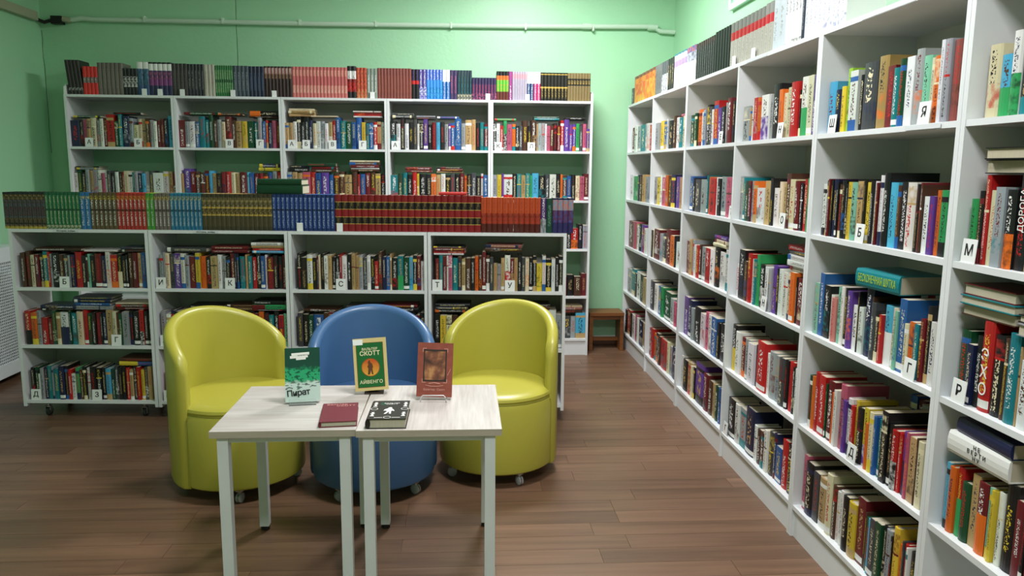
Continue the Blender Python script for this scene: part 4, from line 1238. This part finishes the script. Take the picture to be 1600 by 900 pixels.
def show_book(name, label, loc, rz, lean, w_, h_, t_, cover, roll=0.0):
    """upright book facing the viewer: local x across, z up, front at y = 0"""
    b = empty(name, loc)
    b.rotation_euler = (lean, roll, rz)
    tag(b, label, 'book', 'display books on the tables')
    MB().box(-w_ / 2, w_ / 2, 0, .002, 0, h_).build('front_board', cover, b)
    MB().box(-w_ / 2, w_ / 2, t_ - .002, t_, 0, h_).build('back_board', cover, b)
    MB().box(-w_ / 2, -w_ / 2 + .002, .002, t_ - .002, 0, h_).build('spine', cover, b)
    MB().box(-w_ / 2 + .0022, w_ / 2 - .003, .0022, t_ - .0022, .003, h_ - .003).build('page_block', M['pages'], b)
    return b

def on_cover(b, text, size, x, z, mat, bold=0.0, tilt=0.0, spacing=1.0, name='title', proud=.0008):
    return link(name, text_mesh(text, size, .0002, bold=bold, spacing=spacing), b, M[mat] if isinstance(mat, str) else mat,
                Matrix.Translation((x, -proud, z)) @ Matrix.Rotation(tilt, 4, 'Y') @ STAND)

# left: dark green storm cover in a clear acrylic stand
LB = (-.614, 2.885, TH + .0085)
b1 = show_book('display_book', 'green and white storm-cover book standing in a clear stand on the left table', LB, R(8), R(-12), .129, .205, .018, cover_art('storm'))
mb = MB()
for (x0, x1, z0, z1) in ((-.03, .036, .176, .187), (-.036, .03, .167, .177), (-.014, .022, .16, .168)):
    mb.box(x0, x1, -.0006, 0, z0, z1, Matrix.Rotation(R(-3), 4, 'Y'))
mb.build('author_label', M['white_ink'], b1)
on_cover(b1, 'ВАЛЬТЕР СКОТТ', .0062, .0095, .177, 'ink', tilt=R(-3), name='author_name')
on_cover(b1, 'Пират', .031, -.016, .034, 'ink', .0008, R(-5), .92)
mb = MB()
mb.tube([(-.064, -.001, .05), (-.05, -.001, .057), (-.036, -.001, .052)], .0012, 6)
mb.build('title_flourish', M['ink'], b1)
s1 = empty('acrylic_stand', (LB[0], LB[1], TH), R(8))
tag(s1, 'clear acrylic book stand under the green storm-cover book', 'book stand', 'book stands on the tables')
MB().box(-.05, .05, -.022, .075, .0004, .003).build('base_plate', M['acrylic'], s1)
MB().box(-.05, .05, -.022, -.019, .003, .024).build('front_lip', M['acrylic'], s1)
MB().box(-.05, .05, 0, .003, .003, .12, Matrix.Translation((0, .026, 0)) @ Matrix.Rotation(R(-12), 4, 'X')).build('back_plate', M['acrylic'], s1)

# middle: cream-bordered green book
MBP = (-.366, 3.0, TH + .0165)
b2 = show_book('display_book', 'green book with cream border and orange oval standing in the middle', MBP, R(3), R(-11), .130, .208, .024, plain('cream_cover', '#d9c384', .45, noise=30), R(-3.2))
MB().box(-.052, .052, -.0004, 0, .014, .19).build('green_field', plain('green_field', '#14652c', .4, noise=40), b2)
for a in ((-.053, .053, .19, .1915), (-.053, .053, .0125, .014), (-.0535, -.052, .0125, .1915), (.052, .0535, .0125, .1915)):
    MB().box(a[0], a[1], -.0005, 0, a[2], a[3]).build('border_line', plain('rust_line', '#8c4a22', .5), b2)
ov = MB()
ov.lathe([(.036, -.0002), (.036, .0002)], 36, Matrix.Translation((0, -.0006, .092)) @ Matrix.Rotation(R(90), 4, 'X'))
ovo = ov.build('oval_rim', plain('rust_rim', '#9c4a1c', .5), b2)
ov = MB().lathe([(.0335, -.0002), (.0335, .0002)], 36, Matrix.Rotation(R(90), 4, 'X'))
link('oval_picture', ov.mesh('oval_picture'), b2, cover_art('sunset'), Matrix.Translation((0, -.0009, .092)))
rd = bmesh.new()                                        # silhouette of a rider
pts = [(-.012, -.028), (-.009, -.004), (-.013, .004), (-.008, .012), (-.010, .02), (-.006, .0285), (-.001, .028), (.000, .021), (.007, .014), (.010, .002), (.007, -.006), (.010, -.028), (.004, -.028), (.001, -.012), (-.004, -.028)]
rd.faces.new([rd.verts.new((x_, -.0013, .092 + z_)) for x_, z_ in pts])
me = bpy.data.meshes.new('figure'); rd.to_mesh(me); rd.free()
link('figure', me, b2, plain('figure_brown', '#5a3212', .6))
on_cover(b2, 'ВАЛЬТЕР', .0135, 0, .165, 'gold_ink', .0002)
on_cover(b2, 'СКОТТ', .0235, 0, .1475, 'gold_ink', .0005)
on_cover(b2, 'АЙВЕНГО', .0185, 0, .034, 'gold_ink', .0002, spacing=1.05)
MB().box(-.064, -.026, -.0007, 0, .183, .205).build('library_sticker', M['card'], b2)
s2 = empty('wire_stand', (MBP[0], MBP[1], TH), R(3))
tag(s2, 'low dark stand under the cream-bordered green book', 'book stand', 'book stands on the tables')
MB().box(-.03, .045, .0, .08, .0004, .007).bevel(.002).build('base', M['bronze'], s2)
MB().box(-.02, .03,   .034, .038, .007, .13, Matrix.Translation((0, 0, 0)) @ Matrix.Rotation(R(-11), 4, 'X')).build('back_rest', M['bronze'], s2)

# right: rust-brown book in a chrome wire stand
RBP = (-.118, 2.915, TH + .013)
b3 = show_book('display_book', 'rust-brown book with framed dark picture standing in a chrome wire stand', RBP, R(-3), R(-12), .137, .21, .022, cover_art('rust'), R(1.5))
link('picture', MB().box(-.041, .041, -.0004, 0, -.058, .058).mesh('picture'), b3, cover_art('rustpic'), Matrix.Translation((0, 0, .122)))
dk = plain('dark_frame_print', '#2c2422', .5)
for a in ((-.045, .045, .178, .184), (-.045, .045, .06, .066), (-.045, -.04, .066, .178), (.04, .045, .066, .178)):
    MB().box(a[0], a[1], -.0005, 0, a[2], a[3]).build('picture_frame', dk, b3)
for sx in (-1, 1):
    for zc, sz in ((.188, -1), (.056, 1)):
        mb = MB().box(min(sx * .048, sx * .034), max(sx * .048, sx * .034), -.0006, 0, zc - .001, zc + .001)
        mb.box(sx * .048 - .001, sx * .048 + .001, -.0006, 0, min(zc, zc + sz * .014), max(zc, zc + sz * .014))
        mb.build('corner_mark', M['pink_ink'], b3)
on_cover(b3, 'Вальтер  Скотт', .0115, 0, .028, 'pink_ink')
MB().tube([(.05, -.0008, .085), (.062, -.0008, .11)], .0009, 6).build('quill', M['pink_ink'], b3)
mb = MB().tube([(-.035, -.0006, .045), (-.012, -.0006, .041), (.012, -.0006, .041), (.035, -.0006, .045)], .0008, 6)
mb.tube([(-.022, -.0006, .052), (0, -.0006, .055), (.022, -.0006, .052)], .0012, 6)
mb.build('ornament', M['pink_ink'], b3)
s3 = empty('wire_stand', (RBP[0], RBP[1], TH), R(-3))
tag(s3, 'bent chrome wire book stand under the rust-brown book', 'book stand', 'book stands on the tables')
MB().tube([(-.05, .09, .0025), (-.05, -.03, .0025), (-.047, -.026, .02), (-.04, -.024, .026), (.04, -.024, .026), (.047, -.026, .02), (.05, -.03, .0025), (.05, .09, .0025)], .0022, 8).build('front_bracket', M['wire'], s3, True)
MB().tube([(-.05, .09, .0025), (-.03, .066, .15), (.03, .066, .15), (.05, .09, .0025)], .0022, 8).build('back_bracket', M['wire'], s3, True)

# two books lying on the tables; fore edge of the block shows at the front
def lying_book(label, loc, rz, w_, d_, t_, mat):
    b = empty('display_book', loc, rz)
    tag(b, label, 'book', 'display books on the tables')
    MB().box(-w_ / 2, w_ / 2, -d_ / 2, d_ / 2, t_ - .003, t_).bevel(.0008, 1).build('front_board', mat, b)
    MB().box(-w_ / 2, w_ / 2, -d_ / 2, d_ / 2, 0.0003, .003).bevel(.0008, 1).build('back_board', mat, b)
    MB().lathe([(t_ / 2 - .0003, -d_ / 2), (t_ / 2 - .0003, d_ / 2)], 20, Matrix.Translation((-w_ / 2 + .002, 0, t_ / 2)) @ Matrix.Scale(.5, 4, (1, 0, 0)) @ Matrix.Rotation(R(90), 4, 'X')).build('spine', mat, b, True)
    MB().box(-w_ / 2 + .004, w_ / 2 - .004, -d_ / 2 + .004, d_ / 2 - .004, .003, t_ - .003).build('page_block', M['pages'], b)
    return b
b4 = lying_book('dark red hardback lying flat on the left table', (-.449, 2.715, TH), R(6), .128, .215, .021, plain('oxblood_cloth', '#6e1e2c', .6, noise=25, bump=.15))
link('author_name', text_mesh('Вальтер', .019, .0002), b4, M['pink_ink'], Matrix.Translation((-.012, .09, .0212)))
link('author_name', text_mesh('СКОТТ', .019, .0002, spacing=1.1), b4, M['pink_ink'], Matrix.Translation((.02, .072, .0212)))
b5 = lying_book('thick black hardback with white ornaments lying flat on the right table', (-.268, 2.69, TH), R(0), .134, .212, .036, plain('black_cover', '#26221f', .45, noise=25))
for sx in (-1, 1):                                      # white corner and border ornaments
    for (ya, yb) in ((.035, .085), (-.075, -.03)):
        mb = MB()
        for i in range(4):
            yy = ya + (yb - ya) * i / 3.5
            mb.box(sx * .054 - .007 + .002 * (i % 2), sx * .054 + .007 - .002 * (i % 2), yy, yy + (yb - ya) * .13, .0361, .0364)
        mb.box(sx * .054 - .002, sx * .054 + .002, ya, yb, .0361, .0363)
        mb.build('border_ornament', M['white_ink'], b5)
    MB().box(min(sx * .016, sx * .045), max(sx * .016, sx * .045), -.092, -.089, .0361, .0364).build('border_line', M['white_ink'], b5)
for (cx, cy, r_) in ((0, -.088, .013), (-.054, .008, .013), (.054, .008, .013)):
    mb = MB().lathe([(r_, .0361), (r_, .0364), (r_ - .0018, .0364), (r_ - .0018, .0361)], 20, Matrix.Translation((cx, cy, 0)), False)
    mb.build('medallion', M['white_ink'], b5)
rd = bmesh.new()                                        # leaping figure in white
pts = [(-.016, -.052), (-.006, -.02), (-.014, -.012), (-.02, -.016), (-.016, .002), (-.006, .012), (-.004, .022), (.004, .026), (.010, .018), (.008, .010), (.016, -.002), (.020, -.022), (.013, -.014), (.008, -.018), (.010, -.05), (.003, -.048), (.001, -.024), (-.008, -.05)]
rd.faces.new([rd.verts.new((x_, y_, .0364)) for x_, y_ in pts])
me = bpy.data.meshes.new('figure'); rd.to_mesh(me); rd.free()
link('figure', me, b5, M['white_ink'])
MB().box(-.036, -.018, .05, .085, .0361, .0363).build('green_patch', plain('green_patch', '#12432e', .5), b5)
link('author_name', text_mesh('ВАЛЬТЕР\nСКОТТ', .0125, .0002, line=.9), b5, M['white_ink'], Matrix.Translation((.004, .068, .0362)))
